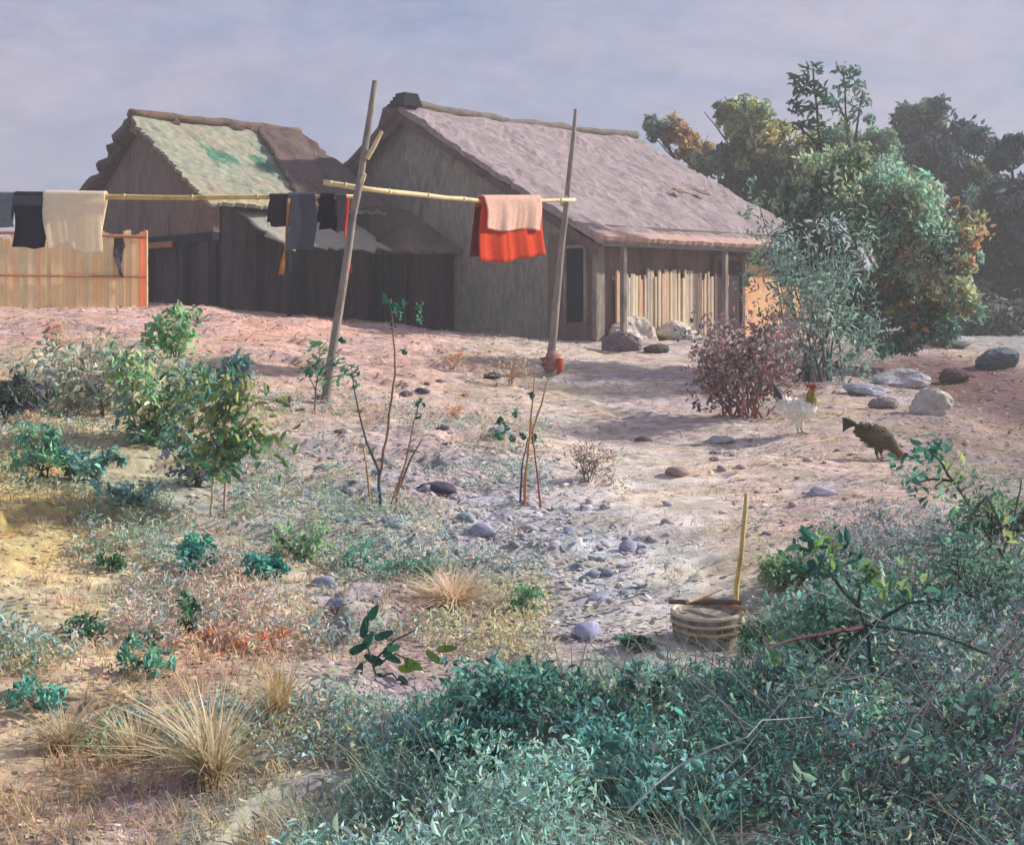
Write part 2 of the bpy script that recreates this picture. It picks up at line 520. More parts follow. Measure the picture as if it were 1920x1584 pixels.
def scatter(name, N, xy, size, palette_mix, label, cat=None, up=.012, mat='litter', local=.55, lift=None):
    x, y = xy
    z = gz(x, y)
    cl = gcol(x, y)
    pal = np.concatenate([PAL[k] for k in palette_mix])
    c = pal[R.randint(0, len(pal), N)]
    a = np.clip(local + R.normal(0, .2, N), 0, 1)[:, None]
    c = (cl * a + c * (1 - a)) * R.uniform(.72, 1.22, N)[:, None]
    th = R.uniform(-.9, .9, N) + (R.rand(N) < .3) * 1.5
    Ls = size * R.uniform(.5, 1.6, N); Ws = Ls * R.uniform(.3, .7, N)
    k = 6
    ang = np.arange(k) / k * 2 * PI
    rr = R.uniform(.7, 1.15, (N, k))
    lx = np.cos(ang)[None] * Ls[:, None] * rr; ly = np.sin(ang)[None] * Ws[:, None] * rr
    gx = lx * np.cos(th)[:, None] - ly * np.sin(th)[:, None]
    gy = lx * np.sin(th)[:, None] + ly * np.cos(th)[:, None]
    VX = x[:, None] + gx; VY = y[:, None] + gy
    sl = R.normal(0, .25, (N, 2))
    dz = (gz((x + .05), y) - gz((x - .05), y)) / .1
    dy = (gz(x, (y + .05)) - gz(x, (y - .05))) / .1
    VZ = z[:, None] + gx * (dz + sl[:, 0])[:, None] + gy * (dy + sl[:, 1])[:, None] + up + R.uniform(0, .01, N)[:, None] + Ls[:, None] * .12
    Vt = np.stack([VX, VY, VZ], -1)
    apex = np.stack([x, y, VZ.mean(1) + Ws * .22], -1)
    Vt = np.concatenate([Vt, apex[:, None]], 1).reshape(-1, 3)
    b = np.arange(N)[:, None] * (k + 1)
    tri = np.stack([np.stack([b[:, 0] + i, b[:, 0] + (i + 1) % k, b[:, 0] + k], 1) for i in range(k)], 1).reshape(-1, 3)
    cc = np.repeat(c, k, axis=0)
    o = mk(name, Vt, tri, M[mat], None, cc, smooth=True, origin=(0, 8, -1.8))
    tagit(o, label, cat, None, 'stuff')
    return o


def rnd_ground(N, y0=4.1, y1=27, pw=1.0):
    y = y0 * (y1 / y0) ** (R.rand(N) ** pw)
    x = (R.uniform(-1, 1, N)) * (y * .45 + .5)
    return x, y


N = 26000
xy = rnd_ground(N)
uu_ = 960 + F * xy[0] / xy[1]; pth_ = (xy[1] > 7.4) & (np.abs(xy[0] - (.98 + (xy[1] - 8) * .10)) < .62 + (xy[1] - 8) * .03)
kp_ = ~pth_ | (R.rand(N) < .18)
xy = (xy[0][kp_], xy[1][kp_]); N = len(xy[0])
scatter('ground_litter', N, xy, .020 * (xy[1] / 9) ** .6, ['any', 'any', 'cool', 'pink', 'ochre'], 'loose dry leaves, chips and earth crumbs over the slope')
N = 4600
y = 7.2 * (13 / 7.2) ** R.rand(N); x = (.02 + (y - 8) * .02) + R.normal(0, .62, N) - (y - 8.5) * .1
scatter('gravel', N, (x, y), .022, ['cool', 'any', 'any'], 'bluish gravel in the bed of the stony path', local=.45)

# ---------------------------------------------------------------- grass


def blades(N, x, y, z, hgt, lean, width, cols, spread_dir=None):
    """curved blades: 3 quads each, returns V, F, C"""
    th = R.uniform(0, 2 * PI, N) if spread_dir is None else spread_dir
    dx, dy = np.cos(th), np.sin(th)
    px, py = -dy, dx
    seg = 3
    Vs = []
    for s in range(seg + 1):
        t = s / seg
        off = lean * hgt * t ** 1.7
        h = hgt * (t - .22 * lean * t * t)
        w = width * (1 - t) ** .8 * .5 + .0006
        cx = x + dx * off; cy = y + dy * off; czz = z + h
        Vs.append(np.stack([cx - px * w, cy - py * w, czz], 1)); Vs.append(np.stack([cx + px * w, cy + py * w, czz], 1))
    Vt = np.stack(Vs, 1).reshape(-1, 3)
    b = np.arange(N)[:, None] * (2 * seg + 2)
    Fs = np.stack([np.concatenate([b + 2 * s, b + 2 * s + 1, b + 2 * s + 3, b + 2 * s + 2], 1) for s in range(seg)], 1).reshape(-1, 4)
    C = np.repeat(cols, seg, axis=0)
    return Vt, Fs, C


def grass_field(name, ntuft, per, yr, xr, hgt, pal, label, local=.35):
    y = yr[0] * (yr[1] / yr[0]) ** R.rand(ntuft)
    x = xr(y, R.rand(ntuft))
    keep = vn(x * 1.2, y * 1.6, 55) > -.08
    x = x[keep]; y = y[keep]
    x = np.repeat(x, per) + R.normal(0, .035, len(x) * per); y = np.repeat(y, per) + R.normal(0, .035, len(y) * per)
    N = len(x)
    pl = np.concatenate([PAL[k] for k in pal]); c = pl[R.randint(0, len(pl), N)]
    c = (gcol(x, y) * local + c * (1 - local)) * R.uniform(.95, 1.5, N)[:, None]
    Vt, Fs, C = blades(N, x, y, gz(x, y) - .01, hgt * R.uniform(.4, 1.3, N), R.uniform(.2, 1.2, N), .007 * np.ones(N) * (y / 8) ** .5, c)
    o = mk(name, Vt, Fs, M['leaf'], None, C, origin=(0, 8, -1.8))
    tagit(o, label, None, None, 'stuff')


grass_field('dry_grass', 2600, 7, (4.2, 15), lambda y, r: -y * .44 + r * y * .36, .085, ['ochre', 'green', 'ochre', 'pink'], 'thin dry grass and weeds over the left bank')
grass_field('sparse_grass', 1100, 6, (8.5, 20), lambda y, r: y * .05 + r * y * .4, .06, ['ochre', 'pink', 'green', 'any'], 'sparse low grass on the right slope')

# ---------------------------------------------------------------- foliage


LEAFK = 1.75


def leafset(centres, N_each, spread, size, cols, up=.3, ratio=.42, outward=None, droop=0.):
    """rhombic leaves round clump centres; cols (nc,3) colour of each clump"""
    nc = len(centres)
    idx = np.repeat(np.arange(nc), N_each)
    N = len(idx)
    off = R.normal(0, 1, (N, 3))
    off *= (np.minimum(1, 1.9 / (np.linalg.norm(off, axis=1) + 1e-6)))[:, None]
    p = centres[idx] + off * np.asarray(spread)[idx if np.ndim(spread) else np.zeros(N, int)][:, None] if np.ndim(spread) else centres[idx] + off * spread
    d = R.normal(0, 1, (N, 3)); d[:, 2] -= droop
    d /= np.linalg.norm(d, axis=1)[:, None]
    nrm = R.normal(0, 1, (N, 3)); nrm[:, 2] += up * 2
    nrm -= (nrm * d).sum(1)[:, None] * d
    nrm /= np.linalg.norm(nrm, axis=1)[:, None] + 1e-9
    sd_ = np.cross(d, nrm)
    Ls = size * R.uniform(.55, 1.35, N)
    Wd = Ls * ratio * R.uniform(.7, 1.2, N)
    h5 = (Ls * .5)[:, None]; w5 = (Wd * .5)[:, None]
    lift = nrm * (Wd * .28)[:, None]
    curl = -nrm * (Ls * .10)[:, None]
    a = p - d * h5
    l1 = p - d * h5 * .35 + sd_ * w5 + lift; l2 = p + d * h5 * .35 + sd_ * w5 * .8 + lift
    c = p + d * h5 + curl
    r2 = p + d * h5 * .35 - sd_ * w5 * .8 + lift; r1 = p - d * h5 * .35 - sd_ * w5 + lift
    Vt = np.stack([a, l1, l2, c, r2, r1], 1).reshape(-1, 3)
    o6 = np.arange(N)[:, None] * 6
    Fs = np.stack([np.concatenate([o6, o6 + 1, o6 + 2, o6 + 3], 1), np.concatenate([o6, o6 + 3, o6 + 4, o6 + 5], 1)], 1).reshape(-1, 4)
    grey = cols.mean(1, keepdims=True)
    C = (cols * .86 + grey * .14)[idx] * LEAFK * R.uniform(.72, 1.3, N)[:, None] * (1 + R.normal(0, .07, (N, 3)))
    return Vt, Fs, np.repeat(np.clip(C, .005, .8), 2, axis=0)


def pal(s):
    return np.array([lin(c) for c in s.split()])


def blob_clumps(blobs, density=1.0):
    """blobs: (centre xyz, (rx,ry,rz), palette, n clumps)"""
    cs = []; cl = []; sp = []
    for c, r, p, nn in blobs:
        nn = max(2, int(nn * density))
        d = R.normal(0, 1, (nn, 3)); d /= np.linalg.norm(d, axis=1)[:, None]
        rad = R.uniform(.25, 1.08, nn) ** .6
        q = np.array(c) + d * rad[:, None] * np.array(r)
        cs.append(q)
        cl.append(p[R.randint(0, len(p), nn)] * R.uniform(.75, 1.2, nn)[:, None])
        sp.append(np.full(nn, min(r) * .42) * R.uniform(.7, 1.3, nn))
    return np.concatenate(cs), np.concatenate(cl), np.concatenate(sp)


def ragged(blobs):
    """break every lobe into smaller uneven lobes so that the crown has gaps and a torn outline"""
    o = []
    for c, r, p, nn in blobs:
        for k in range(8):
            d = R.normal(0, 1, 3); d /= np.linalg.norm(d)
            f_ = R.uniform(.3, .52)
            cc = np.array(c) + d * np.array(r) * R.uniform(.25, .95)
            o.append((cc, tuple(np.array(r) * f_ * R.uniform(.8, 1.2, 3)), p * R.uniform(.75, 1.3), max(4, int(nn * .19))))
    return o


def foliage_px(D, specs, k=1.0):
    """specs (u,v,ru,rv,palette,n): crown lobes in real space at distance D with depth"""
    o = []
    for s in specs:
        u, v, ru, rv, p, nn = s[:6]
        dd = s[6] if len(s) > 6 else 0
        Dm = D + dd
        o.append((pt(u, v, Dm), (ru / F * Dm, (ru + rv) / 2 / F * Dm * 1.1, rv / F * Dm), pal(p) * k, nn))
    return o


def tree(name, label, cat, base, blobs, leaf, per, trunk_r, trunk_col, group=None, droop=0., stems=1, ratio=.42, fork=.35, limbs=True, up=.3):
    if cat == 'bush': per = int(per * .8)
    """thing > trunk, crown"""
    t = empty(name, base, label, cat, group)
    cs, cl, sp = blob_clumps(ragged(blobs) if stems == 1 else blobs)
    Vt, Fs, C = leafset(cs, per, sp, leaf, cl, ratio=ratio, droop=droop, up=up)
    m = MB(); b = np.array(base, float)
    tc_ = lin(trunk_col)
    cen_ = np.mean([q[0] for q in blobs], axis=0)
    for s in range(stems):
        bb = b + np.array([R.normal(0, .12), R.normal(0, .12), -.1]) * (stems > 1) * min(1, np.linalg.norm(cen_ - b))
        fk = bb + (cen_ - bb) * fork + R.normal(0, .10, 3) * np.linalg.norm(cen_ - b)
        m.tube(bend(bb, fk, 5, .03), np.linspace(trunk_r, trunk_r * .7, 6), 8, tc_, bumpy=.08)
        if limbs:
            sel = range(len(blobs)) if stems == 1 else R.choice(len(blobs), min(len(blobs), 3), replace=False)
            for i in sel:
                q = blobs[i][0]
                pth = bend(fk, q, 6, .06)
                m.tube(pth, np.linspace(trunk_r * .6, trunk_r * .15, 7), 6, tc_)
                for j in range(3):
                    e_ = q + R.normal(0, .55, 3) * np.array(blobs[i][1])
                    m.tube(bend(pth[4], e_, 4, .06), np.linspace(trunk_r * .25, trunk_r * .06, 5), 5, tc_)
    m.build('trunk' if stems == 1 else 'stems', M['bark'], t)
    mk('crown' if trunk_r > .03 else 'foliage', Vt, Fs, M['leaf'], t, C)
    return t


def gpt(u, v):
    x, y = at(u, v)
    return np.array([x, y, g1(x, y)])


# --- trees on the right and behind the farmhouse
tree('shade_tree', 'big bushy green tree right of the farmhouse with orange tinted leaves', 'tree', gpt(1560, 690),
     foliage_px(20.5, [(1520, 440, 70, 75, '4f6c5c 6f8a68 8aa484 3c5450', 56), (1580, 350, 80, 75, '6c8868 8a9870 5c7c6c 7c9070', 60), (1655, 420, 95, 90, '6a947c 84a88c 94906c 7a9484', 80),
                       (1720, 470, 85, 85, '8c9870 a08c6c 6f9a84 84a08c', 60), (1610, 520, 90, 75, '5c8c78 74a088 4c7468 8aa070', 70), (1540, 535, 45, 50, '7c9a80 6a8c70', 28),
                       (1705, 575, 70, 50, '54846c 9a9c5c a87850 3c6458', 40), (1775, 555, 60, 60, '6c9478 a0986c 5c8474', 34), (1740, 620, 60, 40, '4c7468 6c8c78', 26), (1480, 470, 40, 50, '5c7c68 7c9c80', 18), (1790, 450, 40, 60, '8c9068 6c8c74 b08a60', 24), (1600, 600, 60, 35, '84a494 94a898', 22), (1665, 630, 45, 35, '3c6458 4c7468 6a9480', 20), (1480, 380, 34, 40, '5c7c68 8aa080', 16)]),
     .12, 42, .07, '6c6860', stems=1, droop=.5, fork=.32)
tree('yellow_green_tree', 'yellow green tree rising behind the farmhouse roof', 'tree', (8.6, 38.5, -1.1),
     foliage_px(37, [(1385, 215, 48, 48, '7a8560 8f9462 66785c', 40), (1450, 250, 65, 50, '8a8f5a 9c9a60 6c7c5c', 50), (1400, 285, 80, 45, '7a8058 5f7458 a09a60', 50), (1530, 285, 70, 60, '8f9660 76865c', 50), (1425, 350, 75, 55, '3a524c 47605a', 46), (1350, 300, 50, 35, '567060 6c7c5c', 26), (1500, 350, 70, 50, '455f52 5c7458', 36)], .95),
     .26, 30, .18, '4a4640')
tree('orange_leaved_tree', 'small orange and gold tree just over the farmhouse ridge end', 'tree', (5.0, 40, -1.1),
     foliage_px(40, [(1268, 240, 38, 34, 'a88a60 b09060 8f8560 9c7c58', 34), (1225, 240, 30, 18, '6a7c68 5c7060', 14), (1300, 275, 35, 30, '9a8a5c a8905c', 22)], .95), .24, 26, .12, '4a4640')


def sapling(name, label, cat, D, stem_px, sprays, leafc, leaf, rad, col, per=9, spread=.08, ratio=.35, base=None, group=None, sub='stem', off=0.):
    """slender plant: list of stems given by points, leaf sprays at points"""
    b = pt(*stem_px[0][0], D) if base is None else base
    b = np.array([b[0], b[1], g1(b[0], b[1])])
    t = empty(name, b, label, cat, group)
    for i, st in enumerate(stem_px):
        m = MB()
        pp = [pt(q[0], q[1], D + off * (i - 1) * .5) for q in st]
        if i == 0 or st[0][1] >= stem_px[0][0][1] - 30:
            pp[0][2] = min(pp[0][2], g1(pp[0][0], pp[0][1]) - .03)
        path = []
        for j in range(len(pp) - 1):
            seg = bend(pp[j], pp[j + 1], 4, .02)
            path += seg if j == 0 else seg[1:]
        m.tube(path, np.linspace(rad * (1 if i == 0 else .8), rad * .35, len(path)), 6, lin(col if isinstance(col, str) else col[i % len(col)]), bumpy=.1)
        m.build(sub, M['bark'], t)
    if sprays:
        cs = np.array([pt(s[0], s[1], D) + np.array([0, R.normal(0, .05), 0]) for s in sprays])
        nums = per
        cl = pal(leafc)[R.randint(0, len(pal(leafc)), len(cs))]
        Vt, Fs, C = leafset(cs, nums, np.array([spread * (s[2] if len(s) > 2 else 1) for s in sprays]), leaf, cl, ratio=ratio, up=.4)
        mk('leaves', Vt, Fs, M['leaf'], t, C)
    return t


sp = [(1500, 150, .8), (1520, 130, .9), (1508, 175, .8), (1530, 160, .9), (1490, 200, .8), (1515, 205, .9), (1545, 190, .7), (1500, 235, .7), (1535, 235, .9), (1550, 265, .8), (1525, 270, .7), (1545, 330, 1), (1555, 380, 1)]
sapling('tall_sapling', 'tall dark sapling with drooping sprays against the sky, left one of the two', 'sapling', 25.5, [[(1572, 640), (1556, 420), (1540, 280), (1524, 128)], [(1540, 280), (1500, 238)], [(1532, 205), (1492, 198)], [(1530, 180), (1552, 165)]], sp, '2c4c42 3c5c4c 4c6a54', .22, .05, '4c4840', per=22, spread=.13)
sp = [(1577, 128, .8), (1590, 150, .8), (1600, 135, .6), (1580, 165, .8), (1610, 165, .7), (1592, 185, .8), (1570, 200, .7), (1620, 190, .7), (1600, 215, .8), (1585, 235, .7), (1628, 225, .5), (1605, 260, .8), (1600, 320, 1)]
sapling('tall_sapling', 'pale grey green sapling against the sky, right one of the two', 'sapling', 26.5, [[(1600, 640), (1600, 420), (1592, 280), (1580, 130)], [(1596, 300), (1618, 170)], [(1590, 230), (1568, 190)]], sp, '5c7868 4c6c5c 6a8474', .2, .045, '55524c', per=18, spread=.12)

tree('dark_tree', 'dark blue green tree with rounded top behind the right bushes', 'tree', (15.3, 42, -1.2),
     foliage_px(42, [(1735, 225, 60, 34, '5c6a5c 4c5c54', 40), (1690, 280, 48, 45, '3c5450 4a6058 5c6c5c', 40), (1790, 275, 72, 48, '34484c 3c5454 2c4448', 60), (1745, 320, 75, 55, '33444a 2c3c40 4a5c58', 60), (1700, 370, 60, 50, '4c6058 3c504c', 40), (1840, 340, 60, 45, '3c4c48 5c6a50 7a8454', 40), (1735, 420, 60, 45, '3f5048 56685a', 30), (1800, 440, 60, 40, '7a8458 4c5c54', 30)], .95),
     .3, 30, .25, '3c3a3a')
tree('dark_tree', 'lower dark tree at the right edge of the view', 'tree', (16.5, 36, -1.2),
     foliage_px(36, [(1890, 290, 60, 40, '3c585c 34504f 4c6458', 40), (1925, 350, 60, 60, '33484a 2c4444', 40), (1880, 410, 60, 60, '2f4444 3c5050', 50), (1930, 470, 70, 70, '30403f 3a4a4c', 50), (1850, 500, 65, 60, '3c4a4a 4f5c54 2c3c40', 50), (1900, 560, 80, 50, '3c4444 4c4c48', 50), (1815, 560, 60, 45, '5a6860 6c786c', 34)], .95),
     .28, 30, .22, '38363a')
tree('hedge_bush', 'dark low bush at the foot of the far right trees', 'bush', (11.8, 33.0, -1.2),
     foliage_px(33, [(1780, 595, 60, 34, '4c5c54 3c4c48 5c6860', 34), (1850, 600, 60, 30, '4c5450 5a625a', 34), (1925, 605, 60, 34, '4a524c 3c4644', 30)], 1.2), .2, 26, .028, '3c3a3a', stems=5)
for (x_, y_, s_, lb) in ((22, 60, 1.0, 'distant grey green tree on the far right beyond the fields'), (4, 75, .9, 'distant low tree hidden behind the farmhouse roof'), (-14.5, 48, .55, 'distant low tree behind the left hut')):
    if s_ != 1.0: continue
    bl = [(np.array([x_, y_, 3.2 * s_]), (4 * s_, 3, 2.6 * s_), pal('4f5f58 5a6a5c 46564f') * .9, 60), (np.array([x_ + 4, y_ + 2, 2.4 * s_]), (3, 3, 2), pal('4f5f58 5a6a5c'), 40)]
    tree('distant_tree', lb, 'tree', (x_, y_, -1.2), bl, .4, 26, .25, '3c3a3a')

tree('feathery_tree', 'feathery blue green tree between the big bushy tree and the dark far trees', 'tree', (12.5, 37.5, -1.1),
     foliage_px(37, [(1640, 320, 60, 50, '6c8c78 7c9c80 5c7c6c', 40), (1700, 360, 60, 60, '5c7c74 6c8c80 7c8c68', 50), (1770, 420, 60, 60, '5c7870 74886c 4c6c68', 50), (1820, 490, 60, 60, '6c8474 5c746c 8c8c64', 50), (1790, 570, 70, 50, '5c7468 6c8070', 44), (1850, 590, 50, 40, '5c706c 4c6460', 26), (1480, 320, 60, 50, '5c7860 6c8c68 8c9464', 40), (1500, 400, 60, 60, '4c6c60 5c7c68', 40), (1865, 400, 60, 60, '4c6c64 5c7c6c', 44), (1880, 490, 60, 60, '4c6860 64806c 7c8464', 44), (1660, 270, 50, 36, '6c8c74 84946c', 26), (1590, 270, 60, 40, '84946c 6c8c70', 34)], .85),
     .17, 34, .1, '5c5850', droop=.4)

# red twiggy bush before the house
bb = gpt(1395, 785)
D = bb[1]
t = empty('red_bush', bb, 'reddish twiggy bush in front of the farmhouse door', 'bush')
cs = []; cl = []
for s in range(34):
    u1 = 1300 + 195 * R.rand(); v1_ = 580 + 130 * R.rand() + abs(u1 - 1400) * .25
    q = pt(u1, v1_, D + R.normal(0, .35))
    m_b = bb + np.array([R.normal(0, .12), R.normal(0, .12), -.04])
    path = bend(m_b, q, 6, .05, (0, 0, .05))
    if s < 26:
        MB().tube(path, np.linspace(.017, .005, 7), 5, pal('a47c74 b08880 8c6c68 987470 b88c80')[s % 5]).build('branch', M['bark'], t)
    cs += [path[-1], path[-2], path[4] + R.normal(0, .06, 3)]
    cl += list(pal('7c5c60 8c6c68 6a646c 5c5860 a07c74 9a8c88 4f6058 8c5c60')[R.randint(0, 8, 3)])
Vt, Fs, C = leafset(np.array(cs), 26, .14, .075, np.array(cl) / LEAFK * 1.5, ratio=.55)
mk('leaves', Vt, Fs, M['leaf'], t, C)

# bluish-green cane clump between red bush and shade tree
t = empty('cane_clump', gpt(1525, 716), 'clump of upright bluish green canes right of the red bush', 'shrub')
b0 = np.array(t.location)
for s in range(22):
    q = pt(1435 + 200 * R.rand(), 425 + 150 * R.rand(), b0[1] + R.normal(0, .4))
    MB().tube(bend(b0 + np.array([R.normal(0, .2), R.normal(0, .2), -.05]), q, 6, .03), np.linspace(.022, .006, 7), 5, pal('5c7068 6c7c74 4c5c58 9a8c7c')[s % 4]).build('cane', M['bark'], t)
cs = np.array([pt(1420 + 220 * R.rand(), 590 + 110 * R.rand(), b0[1] + R.normal(0, .4)) for _ in range(40)])
cs = np.concatenate([cs, np.array([pt(1455 + 175 * R.rand(), 425 + 170 * R.rand(), b0[1] + R.normal(0, .5)) for _ in range(44)])])
Vt, Fs, C = leafset(cs, 34, .17, .12, pal('6a8878 7c9484 5c7c74 8c948a')[R.randint(0, 4, 84)], ratio=.25, droop=-.6)
mk('leaves', Vt, Fs, M['leaf'], t, C)
# light young shoot with pale leaves in front of roof end
sapling('leafy_shoot', 'slender pale leafed shoot in front of the farmhouse eave end', 'shoot', 20.2, [[(1480, 690), (1462, 560), (1440, 440), (1412, 345)], [(1450, 500), (1400, 520)], [(1440, 440), (1470, 420)]],
        [(1412, 350), (1420, 375), (1408, 400), (1430, 420), (1424, 440), (1436, 460), (1420, 478), (1450, 470), (1405, 505), (1395, 520), (1415, 530), (1430, 500), (1400, 545), (1440, 540)], '8aa884 74987c 9ab890 6a9070', .12, .016, '6a7464', per=14, spread=.1)

# ---------------------------------------------------------------- HOUSES


class Frame:
    def __init__(s, o, d):
        s.o = np.array(o, float)
        d = np.array(d, float); d /= np.linalg.norm(d)
        s.d = np.array([d[0], d[1], 0]); s.p = np.array([-d[1], d[0], 0]); s.z = np.array([0, 0, 1.])

    def __call__(s, a, b, h):
        return s.o + s.d * a + s.p * b + s.z * h

    def box(s, m, a0, a1, b0, b1, h0, h1, c=None):
        m.hexa([s(a0, b0, h0), s(a1, b0, h0), s(a1, b1, h0), s(a0, b1, h0), s(a0, b0, h1), s(a1, b0, h1), s(a1, b1, h1), s(a0, b1, h1)], c)

    def prism_a(s, m, poly, a0, a1, c=None):      # polygon in (b,h), extruded along a
        k = len(poly)
        V = [s(a0, b, h) for b, h in poly] + [s(a1, b, h) for b, h in poly]
        m.add(V, [tuple(range(k)), tuple(range(2 * k - 1, k - 1, -1))] + [(i + k, (i + 1) % k + k, (i + 1) % k, i) for i in range(k)][::1], c)


def slab(m, q00, q10, q11, q01, th, nu=30, nv=18, amp=.05, c=None, edge=.06, sag=0., freq=2.2, seed=0, colfn=None):
    """closed, hand-laid sheet with uneven top and ragged rim between four corners"""
    q = [np.array(x, float) for x in (q00, q10, q11, q01)]
    nrm = np.cross(q[1] - q[0], q[3] - q[0]); nrm /= np.linalg.norm(nrm)
    if nrm[2] < 0: nrm = -nrm
    Lu = np.linalg.norm(q[1] - q[0]); Lv = np.linalg.norm(q[3] - q[0])
    eu = (q[1] - q[0]) / Lu; ev = (q[3] - q[0]) / Lv
    top = []; bot = []
    for j in range(nv + 1):
        for i in range(nu + 1):
            u = i / nu; v = j / nv
            p = (1 - u) * (1 - v) * q[0] + u * (1 - v) * q[1] + u * v * q[2] + (1 - u) * v * q[3]
            e_ = np.zeros(3)
            if i in (0, nu): e_ += eu * R.normal(0, edge) * (1 if 0 < j < nv else .4)
            if j in (0, nv): e_ += ev * R.normal(0, edge) * (1 if 0 < i < nu else .4)
            dz = amp * 2 * float(vn(u * Lu * freq + seed, v * Lv * freq, 60 + seed)) + amp * float(vn(u * Lu * freq * 3, v * Lv * freq * 3, 61))
            dz -= sag * math.sin(PI * u) * .5 + sag * math.sin(PI * v) * .5
            top.append(p + e_ + nrm * dz)
            bot.append(p + e_ + nrm * (dz * .4 - th))
    W_ = nu + 1
    F_ = []
    nT = len(top)
    flip = np.dot(np.cross(q[1] - q[0], q[3] - q[0]), nrm) < 0
    for j in range(nv):
        for i in range(nu):
            a, b, c_, d = j * W_ + i, j * W_ + i + 1, (j + 1) * W_ + i + 1, (j + 1) * W_ + i
            F_.append((a, b, c_, d)); F_.append((nT + d, nT + c_, nT + b, nT + a))
    for i in range(nu):
        F_.append((i + 1, i, nT + i, nT + i + 1)); k = nv * W_ + i; F_.append((k, k + 1, nT + k + 1, nT + k))
    for j in range(nv):
        a = j * W_; F_.append((a, a + W_, nT + a + W_, nT + a)); a = j * W_ + nu; F_.append((a + W_, a, nT + a, nT + a + W_))
    if flip: F_ = [f[::-1] for f in F_]
    if colfn is not None:
        c = []
        for j in range(nv):
            for i in range(nu):
                k_ = colfn((i + .5) / nu, (j + .5) / nv, Lu, Lv); c += [k_, k_ * .8]
        c += [np.mean(c, axis=0)] * (len(F_) - len(c))
        c = np.array(c)
    m.add(top + bot, F_, c)


# ---- the farmhouse
f1 = Frame((1.72, 25.0, -.92), (.727, .687))
BR, HE, HR = 5.95, 2.34, 5.44
sl = (HR - HE) / BR
HW = empty('farmhouse', f1(0, 0, 0), 'big farmhouse with long mauve thatched roof and grey gable wall', 'house')
m = MB()
f1.prism_a(m, [(.0, -.35), (.0, HE - .05), (BR, HR - .12), (2 * BR, HE - .05), (2 * BR, -.35)], .0, .2)
m.build('gable_wall', M['wallgrey'], HW, col=False)
# timber end of the gable; a near-black panel paints the open doorway's shade
m = MB(); f1.box(m, -.05, -.003, .02, 1.35, -.3, 2.25); m.build('board_panel', M['wallbrown'], HW, col=False)
m = MB(); f1.box(m, -.09, -.053, .25, .75, .45, 1.95)
dw = m.build('doorway', M['darker'], HW, col=False)
m = MB()
f1.box(m, -.13, -.055, .16, .245, .4, 2.05); f1.box(m, -.13, -.055, .755, .82, .4, 2.0); f1.box(m, -.125, -.055, .25, .75, 1.955, 2.03)
m.build('door_frame', M['postwood'], dw, col=False)
m = MB(); f1.box(m, -.10, .16, -.08, .015, -.35, 2.3); m.build('corner_post', M['postwood'], HW, col=False)
# dark rake boards of the verge
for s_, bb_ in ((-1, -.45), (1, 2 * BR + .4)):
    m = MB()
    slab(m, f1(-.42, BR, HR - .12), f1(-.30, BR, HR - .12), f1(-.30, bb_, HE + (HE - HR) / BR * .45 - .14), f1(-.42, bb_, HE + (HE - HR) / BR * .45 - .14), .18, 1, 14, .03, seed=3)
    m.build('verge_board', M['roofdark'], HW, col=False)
# roof slopes
m = MB()
slab(m, f1(-.5, -.55, HE - sl * .55 + .12), f1(8.1, -.55, HE - sl * .55 + .12), f1(8.0, BR, HR + .1), f1(-.5, BR, HR + .1), .16, 60, 46, .045, edge=.035, sag=.10, seed=1)
rf = m.build('roof', M['roof'], HW, col=False)
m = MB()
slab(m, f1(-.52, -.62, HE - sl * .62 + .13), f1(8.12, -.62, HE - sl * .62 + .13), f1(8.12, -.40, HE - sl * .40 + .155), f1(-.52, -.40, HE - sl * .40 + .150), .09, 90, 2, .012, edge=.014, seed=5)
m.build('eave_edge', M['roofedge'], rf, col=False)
for (a_, b_, w_) in ((5.05, 1.95, .34), (6.0, 2.0, .36)):
    m = MB(); hh = HE + sl * b_ + .165
    slab(m, f1(a_, b_, hh), f1(a_ + w_, b_, hh), f1(a_ + w_, b_ + .22, hh + sl * .22), f1(a_, b_ + .22, hh + sl * .22), .02, 8, 5, .006, edge=.05)
    m.build('patch', dab('rust patch', ['7a5a4a', '8c6854', '93705c'], 6, k=.8) if a_ < 6 else bpy.data.materials['rust patch'], rf, col=False)
m = MB()
slab(m, f1(-.5, 2 * BR + .5, HE - sl * .5 + .1), f1(8.0, 2 * BR + .5, HE - sl * .5 + .1), f1(8.0, BR + .01, HR + .09), f1(-.5, BR + .01, HR + .09), .2, 30, 24, .06, edge=.06, sag=.08, seed=2)
m.build('roof', M['roofdark'], HW, col=False, smooth=True)
m = MB()
m.tube([f1(a, BR + R.normal(0, .02), HR + .13 + R.normal(0, .02) - .10 * math.sin(PI * (a + .6) / 8.8)) for a in np.linspace(-.45, 8.1, 24)], .11, 8, bumpy=.15)
m.build('ridge', M['mossridge'], rf, col=False, smooth=True)
m = MB()
for k_ in range(4):
    f1.box(m, -.62 + .05 * k_, -.05, BR - .42 + .05 * k_, BR + .20 - .04 * k_, HR + .0 + .085 * k_, HR + .075 + .085 * k_)
m.build('ridge_end', M['darker'], HW, col=False)
# front (long) wall under the eave
m = MB(); f1.box(m, .2, 7.6, .0, .16, -.35, HE + .1); m.build('wall', M['wallbrown'], HW, col=False)
